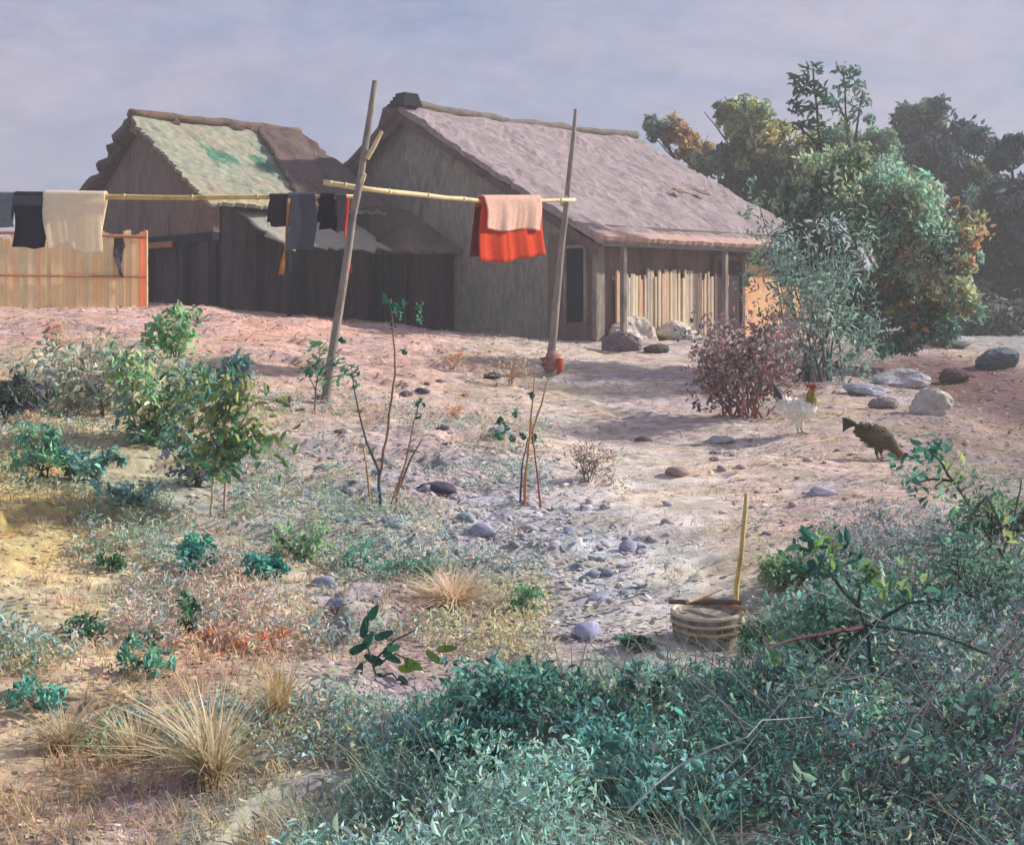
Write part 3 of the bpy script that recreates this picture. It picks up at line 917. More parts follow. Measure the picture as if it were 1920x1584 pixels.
# pale reed screen of uneven boards
sc_ = MB()
pc = pal('d8c4a0 d4b894 c4b098 b8aa94 dcc49c cc9c80 9ca098 c0b49c d0a080 e0c8a0 a89884')
a = .50
while a < 3.75:
    w_ = R.uniform(.035, .10)
    hh = 1.42 + R.uniform(-.10, .14)
    dd_ = R.uniform(.0, .03)
    f1.box(sc_, a, a + w_ * .9, -.085 - dd_, -.04 - dd_, -.3, hh, (pc[R.randint(0, len(pc))] * .8 + lin('bcb0a4') * .2) * 1.05)
    a += w_ + (R.rand() < .18) * R.uniform(.01, .035)
sc_.build('board_screen', vmat('screen boards', bump=.3, bscale=30, var=.35, vscale=10, var_stretch=(1, 1, .3)), HW)
m = MB(); f1.box(m, 3.9, 4.85, -.06, -.004, .0, 1.78); d_ = m.build('door', M['door'], HW, col=False)
m = MB(); f1.box(m, 4.30, 4.34, -.085, -.062, 1.2, 1.45); m.build('handle', M['peach'], d_, col=False)
m = MB(); f1.box(m, 3.80, 3.895, -.10, -.003, -.2, 1.9); f1.box(m, 4.855, 4.95, -.10, -.003, -.2, 1.9); f1.box(m, 3.897, 4.853, -.095, -.003, 1.785, 1.9)
m.build('door_frame', M['wallbrown'], HW, col=False)
m = MB(); f1.box(m, 4.955, 7.5, -.05, -.003, -.3, 1.70); m.build('ochre_panel', M['peach'], HW, col=False)
m = MB()
f1.box(m, -.3, 7.6, -.42, -.34, HE - .36, HE - .24)
m.build('eave_rail', M['palerail'], HW, col=False)
m = MB()
for a_ in np.linspace(-.1, 7.7, 12):
    f1.box(m, a_, a_ + .07, -.50, -.003, HE - .24, HE - .16)
m.build('rafters', M['postwood'], HW, col=False)
for a_ in (.35, 3.76, 7.45):
    m = MB(); f1.box(m, a_, a_ + .1, -.43, -.33, -.4, HE - .362); m.build('post', M['postwood'], HW, col=False)
# back and far gable walls so that it is a house from every side
m = MB(); f1.prism_a(m, [(.17, -.35), (.17, HE - .05), (BR, HR - .12), (2 * BR, HE - .05), (2 * BR, -.35)], 7.4, 7.59); m.build('gable_wall', M['wallbrown'], HW, col=False)
m = MB(); f1.box(m, .21, 7.39, 2 * BR - .2, 2 * BR, -.35, HE - .05); m.build('wall', M['wallbrown'], HW, col=False)

# ---- lean-to shed in front of the gable
SH = empty('lean_to_shed', f1(-1.0, 5.4, 0), 'low dark lean-to shed with brown roof against the grey gable wall', 'shed')
m = MB()
f1.box(m, -1.12, -1.02, 4.45, 8.2, -.3, 2.0)
f1.box(m, -1.015, -.06, 4.40, 4.50, -.3, 2.0)
m.build('wall', M['dark'], SH, col=False)
m = MB()
slab(m, f1(-1.42, 4.1, 1.98), f1(-1.42, 8.6, 1.98), f1(-.04, 8.6, 3.05), f1(-.04, 6.1, 3.05), .09, 24, 12, .035, edge=.04, seed=4)
m.build('roof', M['wallbrown'], SH, col=False, smooth=True)
m = MB()
m.add([f1(-1.42, 4.1, 1.99), f1(-.04, 6.1, 3.04), f1(-.04, 4.1, 2.04), f1(-1.42, 4.1, 1.90), f1(-.04, 6.1, 2.95), f1(-.04, 4.1, 1.95)], [(0, 2, 1), (3, 4, 5), (0, 3, 5, 2), (2, 5, 4, 1)])
m.build('hip', M['wallbrown'], SH, col=False)
for b_ in (4.6, 5.5, 6.5):
    m = MB(); f1.box(m, -1.2, -1.125, b_, b_ + .09, -.3, 1.93); m.build('post', M['darker'], SH, col=False)

# ---- the left hut
def hutroof(u, v, Lu, Lv):
    # moss lies in broad slanting streaks over pale weathered sheathing
    x_ = u * Lu; y_ = v * Lv
    k_ = x_ + (y_ - Lv) * .18
    g_ = float(vn(k_ * 2.6 + 1.3, y_ * .8 + .4, 201)) + .6 * float(vn(k_ * 9, y_ * 1.6, 202)) + .35 * float(vn(k_ * 26, y_ * 5, 203))
    spot = math.exp(-((k_ - 1.1) / .38) ** 2 - ((v - .66) / .26) ** 2) + math.exp(-((k_ - 2.0) / .30) ** 2 - ((v - .55) / .22) ** 2) * .9 + .5 * math.exp(-((k_ - 2.6) / .3) ** 2 - ((v - .80) / .2) ** 2)
    m_ = min(1, max(0, (spot * .95 + g_ * 1.0 - .58) * 6))
    m2 = min(1, max(0, (g_ * 1.3 + .10 + .3 * math.exp(-((v - .6) / .4) ** 2)) * 3.5)) * .6
    base_ = lin('a59c86') * (1 + .5 * float(vn(k_ * 12, y_ * 3, 204)))
    pale = lin('8ea08c'); gr_ = lin(['568a6c', '649478', '4c8066'][int(abs(k_ * 13)) % 3])
    yl = lin('c0b084')
    c = base_ * (1 - m2 * .8) + pale * m2 * .8
    c = c * (1 - m_) + gr_ * m_ * .9
    e_ = max(0, 1 - v / .16) * .6
    return (c * (1 - e_) + yl * e_) * .92


f2 = Frame((-6.18, 25.4, -.24), (.75, .66))
B2, E2, R2 = 3.45, 2.36, 4.36
s2 = (R2 - E2) / B2
HU = empty('hut', f2(0, 0, 0), 'smaller hut on the left with green patched roof and dark gable', 'house')
m = MB()
f2.prism_a(m, [(0, 1.62), (0, E2 - .1), (B2, R2 - .12), (2 * B2, E2 - .1), (2 * B2, 1.62)], 0, .14)
m.build('gable_wall', M['wallbrown'], HU, col=False)
m = MB(); f2.box(m, -.05, .10, -.02, 2 * B2, 1.44, 1.617); m.build('lintel', M['darker'], HU, col=False)
m = MB()
bq = .2
k_ = 0
while bq < 2 * B2:
    w_ = R.uniform(.18, .3)
    f2.box(m, .09 + .012 * (k_ % 3), .17, bq, bq + w_ - .012, -.35, 1.437)
    bq += w_; k_ += 1
m.build('board_wall', M['dark'], HU, col=False)  # near-black boards close the open front, interior shade put into their colour
for b_ in (0.0, 1.15, 3.0, 5.0, 2 * B2 - .12):
    m = MB(); f2.box(m, -.06, .06, b_, b_ + .13, -.35, 1.437); m.build('post', M['darker'], HU, col=False)
m = MB(); f2.box(m, -.085, -.052, 1.75, 3.6, 1.36, 1.49); m.build('beam', M['beam'], HU, col=False)
m = MB()
f2.box(m, .2, 3.9, .02, .14, -.45, E2 - .12)
m.build('wall', M['dark'], HU, col=False)  # near-black sheet stands in for the shade of the open side
m = MB(); f2.box(m, .2, 3.9, 2 * B2 - .12, 2 * B2, -.35, E2 - .12); m.build('wall', M['dark'], HU, col=False)
m = MB(); f2.prism_a(m, [(.15, -.35), (.15, E2 - .1), (B2, R2 - .12), (2 * B2 - .13, E2 - .1), (2 * B2 - .13, -.35)], 3.78, 3.92); m.build('gable_wall', M['wallbrown'], HU, col=False)
for a_ in (1.0, 2.1, 3.1):
    m = MB(); f2.box(m, a_, a_ + .12, -.06, .015, -.45, 1.6); m.build('post', M['darker'], HU, col=False)
m = MB()
slab(m, f2(-.28, -.35, E2 - s2 * .35 + .06), f2(4.2, -.35, E2 - s2 * .35 + .06), f2(4.2, B2, R2 + .04), f2(-.28, B2, R2 + .04), .09, 90, 70, .03, edge=.03, sag=.06, seed=8, colfn=hutroof)
rf2 = m.build('roof', vmat('patched roof', bump=.7, bscale=9, var=.4, vscale=6), HU)
m = MB()
slab(m, f2(1.95, -.38, E2 - s2 * .38 + .12), f2(4.25, -.38, E2 - s2 * .38 + .12), f2(4.25, B2, R2 + .10), f2(2.95, B2, R2 + .10), .06, 20, 26, .05, edge=.05, seed=9)
m.build('thatch', M['roofdark'], rf2, col=False, smooth=True)
m = MB()
slab(m, f2(-.3, 2 * B2 + .4, E2 - s2 * .4), f2(4.2, 2 * B2 + .4, E2 - s2 * .4), f2(4.2, B2 + .01, R2 + .03), f2(-.3, B2 + .01, R2 + .03), .2, 24, 24, .07, edge=.09, seed=10)
m.build('roof', M['roofdark'], HU, col=False, smooth=True)
m = MB()
m.tube([f2(a, B2 + R.normal(0, .02), R2 + .08 + R.normal(0, .02)) for a in np.linspace(-.3, 4.2, 14)], .10, 7, bumpy=.25)
m.build('ridge', M['ridge'], rf2, col=False, smooth=True)
# dark ragged thatch on the verge of the gable
for s_, bb_ in ((0, -.3), (1, 2 * B2 + .35)):
    m = MB()
    hh_ = E2 - s2 * .3 - .06
    slab(m, f2(-.24, B2, R2 - .05), f2(-.04, B2, R2 - .05), f2(-.04, bb_, hh_), f2(-.24, bb_, hh_), .2, 1, 16, .05, edge=.05, seed=11)
    m.build('verge_board', M['ridge'] if s_ == 0 else M['roofdark'], HU, col=False)
m = MB()
slab(m, f2(1.0, -1.2, 1.34), f2(3.7, -1.2, 1.32), f2(3.3, .0, 2.08), f2(.6, .0, 2.10), .05, 22, 10, .05, edge=.06, seed=13, sag=.05)
aw = m.build('awning', M['awning'], HU, col=False, smooth=True)
for a_ in (1.1, 2.4, 3.5):
    m = MB(); f2.box(m, a_, a_ + .07, -1.16, -1.09, -.7, 1.27); m.build('awning_post', M['darker'], HU, col=False)

# ---- ochre reed fence on the left
A0 = np.array([-11.2, 22.8]); A1 = np.array([-7.28, 24.4])
FE = empty('reed_fence', (A0[0], A0[1], g1(*A0)), 'ochre and orange reed fence at the left before the hut', 'fence')
m = MB()
dv = (A1 - A0) / np.linalg.norm(A1 - A0); nv_ = np.array([dv[1], -dv[0]])
Ln = np.linalg.norm(A1 - A0)
s_ = 0.
zone = 0.
fc = pal('c4b488 ccb88c b8ac84 c8ac80 ccc090 ccb080'); oc = pal('c87c58 d08460 c07450'); gc_ = pal('9aa098 8f9890')
while s_ < Ln:
    w_ = R.uniform(.04, .1)
    p0 = A0 + dv * s_; p1 = A0 + dv * (s_ + w_)
    zb = g1(*p0) - .1
    zt = 1.24 + .22 * float(vn(s_ * 1.1, 8.8, 78)) + R.uniform(-.10, .07) - (.35 if R.rand() < .05 else 0)
    q0 = p0 + nv_ * R.uniform(.0, .03)
    z_n = float(vn(s_ * 1.6, 3.3, 77))
    c = (oc if z_n > .2 else gc_ if z_n < -.36 else fc)[R.randint(0, 2)] if True else None
    if -.36 <= z_n <= .2: c = fc[R.randint(0, 6)]
    tt = .03
    m.hexa([(*q0, zb), (*(p1 + q0 - p0), zb), (*(p1 + q0 - p0 - nv_ * tt), zb), (*(q0 - nv_ * tt), zb), (*q0, zt), (*(p1 + q0 - p0), zt), (*(p1 + q0 - p0 - nv_ * tt), zt), (*(q0 - nv_ * tt), zt)], c * 1.45)
    s_ += w_ * 1.02
m.build('reed_panel', bpy.data.materials['screen boards'], FE)
m = MB()
z_ = 1.24
pA = A0 + nv_ * .07; pB = A1 + nv_ * .07
m.tube([(*pA, z_), (*((pA + pB) / 2), z_ + .02), (*pB, z_ - .02)], .035, 7)
m.build('rail', M['beam'], FE, col=False)
m = MB(); m.tube([(*pA, .45), (*pB, .43)], .025, 6); m.build('rail', M['beam'], FE, col=False)
for k_ in (0, .33, .66, 1.0):
    p_ = A0 + (A1 - A0) * k_ - nv_ * .08
    MB().tube([(*p_, g1(*p_) - .2), (*p_, 1.36)], [.05, .042], 7).build('post', M['bamboo'], FE, col=False)

# ---------------------------------------------------------------- laundry poles
def post(name, label, base_uv, top_uv, D, r0, r1, stubs):
    b = pt(*base_uv, D); gb = g1(b[0], b[1])
    t = empty(name, (b[0], b[1], gb), label, 'post', 'leaning posts that carry the laundry poles')
    b[2] = gb - .25
    top = pt(*top_uv, D)
    path = bend(b, top, 10, .0028)
    MB().tube(path, np.linspace(r0, r1, 11), 10, bumpy=.05).build('shaft', M['postwood'], t, col=False, smooth=True)
    for (u0, v0, u1, v1, r) in stubs:
        MB().tube([pt(u0, v0, D), pt((u0 + u1) / 2, (v0 + v1) / 2 + 2, D - .03), pt(u1, v1, D - .05)], [r, r * .9, r * .7], 8).build('branch_stub', M['bamboopale'], t, col=False)
    return path


DP1, DP2 = at(603, 762)[1], at(1026, 704)[1]
print('DP', DP1, DP2)
post('laundry_post', 'leaning forked wooden post left of the grey gable wall', (603, 762), (704, 152), DP1, .056, .036, [(688, 298, 716, 246, .032), (676, 345, 684, 326, .03)])
post('laundry_post', 'leaning wooden post at the right end of the pole with the red cloth', (1026, 704), (1080, 205), DP2, .066, .030, [(1052, 385, 1062, 368, .03)])
post('laundry_post', 'wooden post just out of view that holds the left end of the yellow pole', (-95, 700), (-75, 250), 14.6, .08, .05, [(-80, 374, -70, 360, .03)])


def pole(name, label, pts_, r, mat):
    V_ = [pt(*p) for p in pts_]
    path = []
    for i in range(len(V_) - 1):
        s = bend(V_[i], V_[i + 1], 6, .003)
        path += s if i == 0 else s[1:]
    n_ = len(path)
    t = MB().tube(path, np.linspace(r, r * .8, n_), 9, bumpy=.04)
    # nodes of the bamboo
    for k_ in range(1, n_ - 1, 2):
        d_ = path[k_ + 1] - path[k_]; d_ /= np.linalg.norm(d_)
        t.tube([path[k_] - d_ * .012, path[k_] + d_ * .012], r * 1.13, 9)
    o = t.build(name, mat, None, col=False, smooth=True)
    tagit(o, label, 'pole')
    return path


pole('bamboo_pole', 'yellow bamboo laundry pole reaching to the left edge', [(-110, 365, 14.55), (300, 371, 14.72), (664, 369, 14.86)], .034, M['bamboo'])
pole('bamboo_pole', 'pale bamboo pole spanning the two posts with the red cloth on it', [(606, 342, 14.70), (690, 355, 14.80), (900, 377, 16.6), (1078, 375, 18.2)], .034, M['bamboopale'])


def drape(name, label, cat, p0, p1, front, back, cols, th=.006, amp=.035, off=.045, seed=0, taper=0., split=None, nu=34, wob=.03):
    """cloth hung over a pole between p0 and p1; front/back lengths; cols(u, s, side)->rgb"""
    p0 = np.array(p0, float); p1 = np.array(p1, float)
    d = p1 - p0; L = np.linalg.norm(d); d /= L
    out_ = np.cross(d, [0, 0, 1.]); out_ /= np.linalg.norm(out_)
    if out_[1] > 0: out_ = -out_
    prof = []
    nb = 9; nf_ = 16
    for k in range(nb): prof.append(('b', 1 - k / nb))
    for k in range(7): prof.append(('t', k / 6))
    for k in range(1, nf_ + 1): prof.append(('f', k / nf_))
    V_ = []; info = []
    for i in range(nu + 1):
        u = i / nu
        fl = front * (1 + wob * 2 * float(vn(u * 3 + seed, .5, 5)) * 2) ; bl = back * (1 + wob * 3 * float(vn(u * 3 + seed, 9.5, 5)))
        for side, s in prof:
            base_ = p0 + d * L * (u + 0)
            fold = float(vn(u * L * 9 + seed, 1.3, 8)) + .5 * float(vn(u * L * 22 + seed, 4.3, 8))
            if side == 'f':
                a = base_ + out_ * (off + amp * fold * 2 * s ** .7 + .02 * s) - np.array([0, 0, 1]) * fl * s + np.array([0, 0, -1]) * 0
                a = a - d * taper * s * (u - .5) * L
                a = a + d * .02 * math.sin(s * 5 + seed)
            elif side == 'b':
                a = base_ - out_ * (off + amp * fold * 1.5 * s ** .7) - np.array([0, 0, 1]) * bl * s
                a = a - d * taper * s * (u - .5) * L - d * .04 * s
            else:
                th_ = PI * (1 - s)
                a = base_ + out_ * math.cos(th_) * off * 1 + np.array([0, 0, 1]) * math.sin(th_) * off * 1.0
                a = base_ - out_ * math.cos(PI * s) * off + np.array([0, 0, 1]) * math.sin(PI * s) * off * .9
            V_.append(a); info.append((u, s, side))
    k = len(prof)
    V_ = np.array(V_)
    F_ = []; C_ = []
    for i in range(nu):
        for j in range(k - 1):
            F_.append((i * k + j, (i + 1) * k + j, (i + 1) * k + j + 1, i * k + j + 1))
            C_.append(cols(info[i * k + j][0], info[i * k + j + 1][1], info[i * k + j + 1][2]))
    o = mk(name, V_, F_, M['cloth'], None, np.array(C_), smooth=True)
    md = o.modifiers.new('thickness', 'SOLIDIFY'); md.thickness = th; md.offset = 0
    tagit(o, label, cat, None)
    return o


def solid(c, v=.1):
    c = lin(c)
    return lambda u, s, side: c * (1 + v * (random.random() - .5))


def pole_pt(u, a, b):
    t = (u - a[0]) / (b[0] - a[0])
    # interpolate in space, find t giving the wanted u
    A_ = pt(*a); B_ = pt(*b)
    x0, y0 = A_[0], A_[1]; dx, dy = B_[0] - x0, B_[1] - y0
    k = (u - 960) / F
    t = (k * y0 - x0) / (dx - k * dy)
    return A_ + (B_ - A_) * t


PL = ((-110, 365, 14.55), (300, 371, 14.72)); PL2 = ((300, 371, 14.72), (664, 369, 14.86)); PR = ((690, 355, 14.80), (900, 377, 16.6)); PR2 = ((900, 377, 16.6), (1078, 375, 18.2))
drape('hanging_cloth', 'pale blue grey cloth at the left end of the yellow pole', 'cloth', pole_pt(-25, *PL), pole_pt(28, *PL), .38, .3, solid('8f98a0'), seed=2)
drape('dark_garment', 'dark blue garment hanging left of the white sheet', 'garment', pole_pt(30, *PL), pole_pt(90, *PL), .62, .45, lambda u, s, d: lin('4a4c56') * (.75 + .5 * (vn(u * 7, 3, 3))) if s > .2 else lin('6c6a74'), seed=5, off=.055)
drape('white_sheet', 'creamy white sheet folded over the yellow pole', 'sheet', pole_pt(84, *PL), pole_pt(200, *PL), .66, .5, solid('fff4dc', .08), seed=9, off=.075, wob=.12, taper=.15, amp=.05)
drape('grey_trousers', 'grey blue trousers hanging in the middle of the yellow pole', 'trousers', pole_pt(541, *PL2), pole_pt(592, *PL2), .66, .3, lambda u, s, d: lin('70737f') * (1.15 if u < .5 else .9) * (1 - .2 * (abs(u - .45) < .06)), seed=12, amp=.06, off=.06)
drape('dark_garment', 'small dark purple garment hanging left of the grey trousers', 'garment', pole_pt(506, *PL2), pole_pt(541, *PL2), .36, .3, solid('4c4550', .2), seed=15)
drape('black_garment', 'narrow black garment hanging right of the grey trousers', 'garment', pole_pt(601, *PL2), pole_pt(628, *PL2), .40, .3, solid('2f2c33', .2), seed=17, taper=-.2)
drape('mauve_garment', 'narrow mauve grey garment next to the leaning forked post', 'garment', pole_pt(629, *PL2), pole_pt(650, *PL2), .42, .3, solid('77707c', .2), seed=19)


def strip(name, label, pts_, D, w, colr, cat='ribbon'):
    m = MB(); pp = [pt(u, v, D) for u, v in pts_]
    V_ = []; F_ = []
    for i, p in enumerate(pp):
        ww = w * (.6 + .6 * i / len(pp))
        tw = i * .5
        dx = np.array([math.cos(tw), math.sin(tw) * .6, 0]) * ww
        n_ = np.array([-math.sin(tw) * .6, math.cos(tw), 0]) * .006
        V_ += [p - dx - n_, p + dx - n_, p + dx + n_, p - dx + n_]
    for i in range(len(pp) - 1):
        for k in range(4):
            F_.append((i * 4 + k, i * 4 + (k + 1) % 4, i * 4 + 4 + (k + 1) % 4, i * 4 + 4 + k))
    F_ += [(3, 2, 1, 0), tuple(len(V_) - 4 + k for k in range(4))]
    o = mk(name, V_, F_, M['cloth'], None, lin(colr), smooth=True)
    tagit(o, label, cat)


strip('cloth_strip', 'ochre orange strip of cloth hanging below the grey trousers', [(541, 372), (540, 400), (538, 430), (536, 455), (533, 475), (530, 495), (527, 515)], 14.72, .030, 'd09a5c')
strip('cloth_strip', 'bright red strip of cloth hanging beside the forked post', [(652, 373), (650, 400), (647, 430), (648, 450), (650, 470), (653, 490), (655, 512)], 14.70, .034, 'cc4a34')
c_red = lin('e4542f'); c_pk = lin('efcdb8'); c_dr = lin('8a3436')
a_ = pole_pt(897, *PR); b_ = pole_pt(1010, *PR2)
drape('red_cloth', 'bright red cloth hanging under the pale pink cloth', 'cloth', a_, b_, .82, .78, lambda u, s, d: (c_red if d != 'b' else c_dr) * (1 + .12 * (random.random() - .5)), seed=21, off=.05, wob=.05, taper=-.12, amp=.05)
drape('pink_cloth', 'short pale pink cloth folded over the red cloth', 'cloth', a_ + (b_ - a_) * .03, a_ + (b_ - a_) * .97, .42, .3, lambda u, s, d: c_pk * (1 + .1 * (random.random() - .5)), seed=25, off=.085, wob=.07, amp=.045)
# small cloth over the fence
strip('dark_rag', 'dark rag hanging on the ochre fence beside the hut', [(222, 442), (224, 460), (221, 480), (224, 500), (228, 520)], 24.15, .15, '44404a', 'rag')
# rag tied to the foot of the right post
bq_ = pt(1030, 690, DP2); bq_[2] = g1(bq_[0], bq_[1])
m = MB(); m.tube([bq_ + np.array([.02 + .012 * k_ * (-1) ** k_, 0, .06 + .045 * k_]) for k_ in range(6)], [.10, .15, .13, .155, .13, .11], 10, np.array(lin('c4948a')), bumpy=.12)
m.tube([bq_ + np.array([.16, -.1, .22]), bq_ + np.array([.15, -.14, .05]), bq_ + np.array([.09, -.15, -.06])], [.05, .045, .02], 7, lin('c8583c'), bumpy=.15)
tagit(m.build('tied_rag', M['cloth'], None, smooth=True), 'pink and red rag tied round the foot of the right post', 'rag')

# ---------------------------------------------------------------- stones


def stone_mesh(c, r, col, seed, flat=.6, n=2, rough=.22):
    import bmesh
    bm = bmesh.new()
    bmesh.ops.create_icosphere(bm, subdivisions=n, radius=1)
    rs = np.random.RandomState(seed)
    ax_ = rs.normal(0, 1, (7, 3)); ax_ /= np.linalg.norm(ax_, axis=1)[:, None]
    V_ = np.array([v.co[:] for v in bm.verts])
    dd = V_ @ ax_.T
    k = 1 - (np.clip(dd - .55, 0, 1) * rs.uniform(.3, .9, 7)).sum(1)
    V_ = V_ * k[:, None] * (1 + rs.normal(0, rough * .12, (len(V_), 1)))
    V_ = V_ * np.array([r[0], r[1], r[2]])
    F_ = [[v.index for v in f.verts] for f in bm.faces]
    bm.free()
    th = rs.uniform(-.5, .5)
    V2 = V_.copy(); V2[:, 0] = V_[:, 0] * math.cos(th) - V_[:, 1] * math.sin(th); V2[:, 1] = V_[:, 0] * math.sin(th) + V_[:, 1] * math.cos(th)
    C_ = np.array(col)[None] * rs.uniform(.85, 1.12, (len(F_), 1))
    return V2 + np.array(c), F_, C_


def stone(u, v, wpx, hpx, col, label, group=None, name='stone', cat='stone', seed=0, n=2, sink=.36):
    x, y = at(u, v)
    s = y / F
    r = (wpx / 2 * s, wpx / 2 * s * .8, hpx / 2 * s * 1.1)
    z = g1(x, y) + r[2] * (1 - sink * 2)
    cq = lin(col); cq = cq * .7 + cq.mean() * .3
    V_, F_, C_ = stone_mesh((x, y, z), r, cq, seed, n=n)
    o = mk(name, V_, F_, M['stone'], None, C_, smooth=True)
    if name == 'boulder': o.data.polygons.foreach_set('use_smooth', np.zeros(len(o.data.polygons), dtype=bool))
    tagit(o, label, cat, group)
    return o


big = [(570, 955, 60, 34, '8f9cba', 'rounded blue grey stone left of the bare sapling'), (910, 1028, 62, 38, '9a9ab8', 'lilac rounded stone in the middle of the stony bed'),
       (870, 1005, 50, 30, '8c9aa0', 'grey stone just left of the lilac stone'), (730, 1022, 60, 30, '8a9ca4', 'flat blue grey stone below the bare sapling'),
       (1178, 1045, 44, 28, '9c9ab8', 'lilac stone lying on the pale path'), (1100, 1200, 64, 46, '9aa0c8', 'pale violet stone at the lower end of the path'),
       (1128, 1130, 100, 28, '8f92ac', 'long flat bluish stone across the foot of the path'), (635, 1150, 70, 40, '8890b4', 'blue violet stone in the lower left weeds'),
       (610, 1112, 60, 30, '8c98b0', 'blue grey stone above the blue violet one'), (650, 945, 50, 24, '50505c', 'dark low stone beside the bare sapling'),
       (818, 945, 80, 30, '4c4c5a', 'long dark stone ledge right of the bare sapling'), (920, 715, 44, 18, '484650', 'small dark stone on the upper bank'), (940, 834, 60, 24, '7c94a0', 'blue grey slab stone under the dark leaved twig'),
       (1350, 825, 60, 20, 'a0a8b4', 'pale blue stone at the edge of the shaded patch'), (1205, 825, 36, 16, '7c6c5c', 'small brown stone at the path edge'),
       (1540, 925, 70, 26, '9c98ac', 'lilac grey stone on the right slope'), (1270, 895, 60, 22, 'a88a80', 'rosy clod on the path edge')]
for i, (u, v, w_, h_, c_, lb) in enumerate(big):
    stone(u, v, w_, h_, c_, lb, seed=100 + i, n=3)
gr = 'small bluish stones of the stony bed'
sc2 = pal('8c98a8 9ca2ae 88929c a09ea4 949c9c a4a0a4 b4b0b0')
for i in range(85):
    u = R.normal(960, 170); v = R.uniform(900, 1120)
    u += (v - 1000) * .5
    if u < 620 or u > 1330: continue
    x, y = at(u, v)
    w_ = R.uniform(12, 38)
    s = y / F
    r = (w_ / 2 * s, w_ / 2 * s * .8, w_ * .28 * s)
    V_, F_, C_ = stone_mesh((x, y, g1(x, y) + r[2] * .4), r, sc2[i % 7] * .95, 300 + i, n=2)
    tagit(mk('stone', V_, F_, M['stone'], None, C_, smooth=True), 'small rounded bluish stone in the bed of the stony path', 'stone', gr)
gr = 'small stones scattered over the right slope'
for i in range(34):
    u = R.uniform(1330, 1760); v = R.uniform(820, 1030)
    x, y = at(u, v); w_ = R.uniform(10, 28); s = y / F
    r = (w_ / 2 * s, w_ / 2 * s * .8, w_ * .25 * s)
    V_, F_, C_ = stone_mesh((x, y, g1(x, y) + r[2] * .4), r, pal('8c8890 a89c98 7c8490 b4a8a0 94807c')[i % 5], 500 + i, n=2)
    tagit(mk('stone', V_, F_, M['stone'], None, C_, smooth=True), 'small grey or rosy stone on the right slope', 'stone', gr)
gr = 'small dark stones scattered over the left bank'
for i in range(34):
    u = R.uniform(520, 1000); v = R.uniform(720, 960)
    x, y = at(u, v); w_ = R.uniform(14, 40); s = y / F
    r = (w_ / 2 * s, w_ / 2 * s * .7, w_ * .2 * s)
    V_, F_, C_ = stone_mesh((x, y, g1(x, y) + r[2] * .3), r, pal('68646c 7c7c84 8c8890 5c5860 948c8c')[i % 5], 600 + i, n=2)
    tagit(mk('stone', V_, F_, M['stone'], None, C_, smooth=True), 'small dark stone on the middle bank', 'stone', gr)
# boulders at the farmhouse wall
for i, (u, v, w_, h_, c_, lb) in enumerate([(1195, 640, 120, 66, 'ccc0b0', 'large pale boulder below the board screen'), (1270, 636, 100, 60, 'c4b8ac', 'rounded grey boulder between the pale one and the red bush'),
                                            (1318, 625, 50, 46, 'c4bc8c', 'small yellowish boulder under the farmhouse door'), (1160, 662, 88, 52, '786a6c', 'dark brown boulder by the corner of the gable wall'), (1232, 668, 60, 24, '5a5450', 'low dark stone at the foot of the pale boulder')]):
    stone(u, v, w_, h_, c_, lb, name='boulder', cat='boulder', seed=40 + i, n=4)
for i, (u, v, w_, h_, c_, lb) in enumerate([(1690, 725, 120, 44, 'a8a4ac', 'upper pale grey slab of the right revetment'), (1745, 790, 100, 70, 'b8b4a4', 'lower cream slab at the right revetment'), (1620, 745, 90, 32, 'a3a6b4', 'bluish slab left of the revetment slabs'),
                                            (1660, 775, 70, 30, '8c7c80', 'mauve stone between the hen and the revetment slabs'), (1790, 720, 70, 40, '6a4c48', 'reddish brown stone above the revetment'), (1780, 650, 120, 26, 'a0a2a4', 'pale flat stone by the far field edge'), (1870, 690, 100, 50, '5c6c78', 'blue grey boulder at the right edge')]):
    stone(u, v, w_, h_, c_, lb, name='boulder', cat='boulder', seed=60 + i, n=4, sink=.3)

# ---------------------------------------------------------------- rooster and hen


def loft(stations, cols, n=14, parent=None, name='body'):
    """continuous body: stations (centre xyz, side vector, up vector, rw, rh)"""
    V_ = []; F_ = []; C_ = []
    for c, sd__, up_, rw, rh in stations:
        for k in range(n):
            th = 2 * PI * k / n
            V_.append(np.array(c) + np.array(sd__) * math.cos(th) * rw + np.array(up_) * math.sin(th) * rh)
    for i in range(len(stations) - 1):
        for k in range(n):
            F_.append((i * n + k, i * n + (k + 1) % n, (i + 1) * n + (k + 1) % n, (i + 1) * n + k)); C_.append(cols[i])
    F_.append(tuple(range(n))[::-1]); C_.append(cols[0])
    F_.append(tuple((len(stations) - 1) * n + k for k in range(n))); C_.append(cols[-1])
    return V_, F_, C_


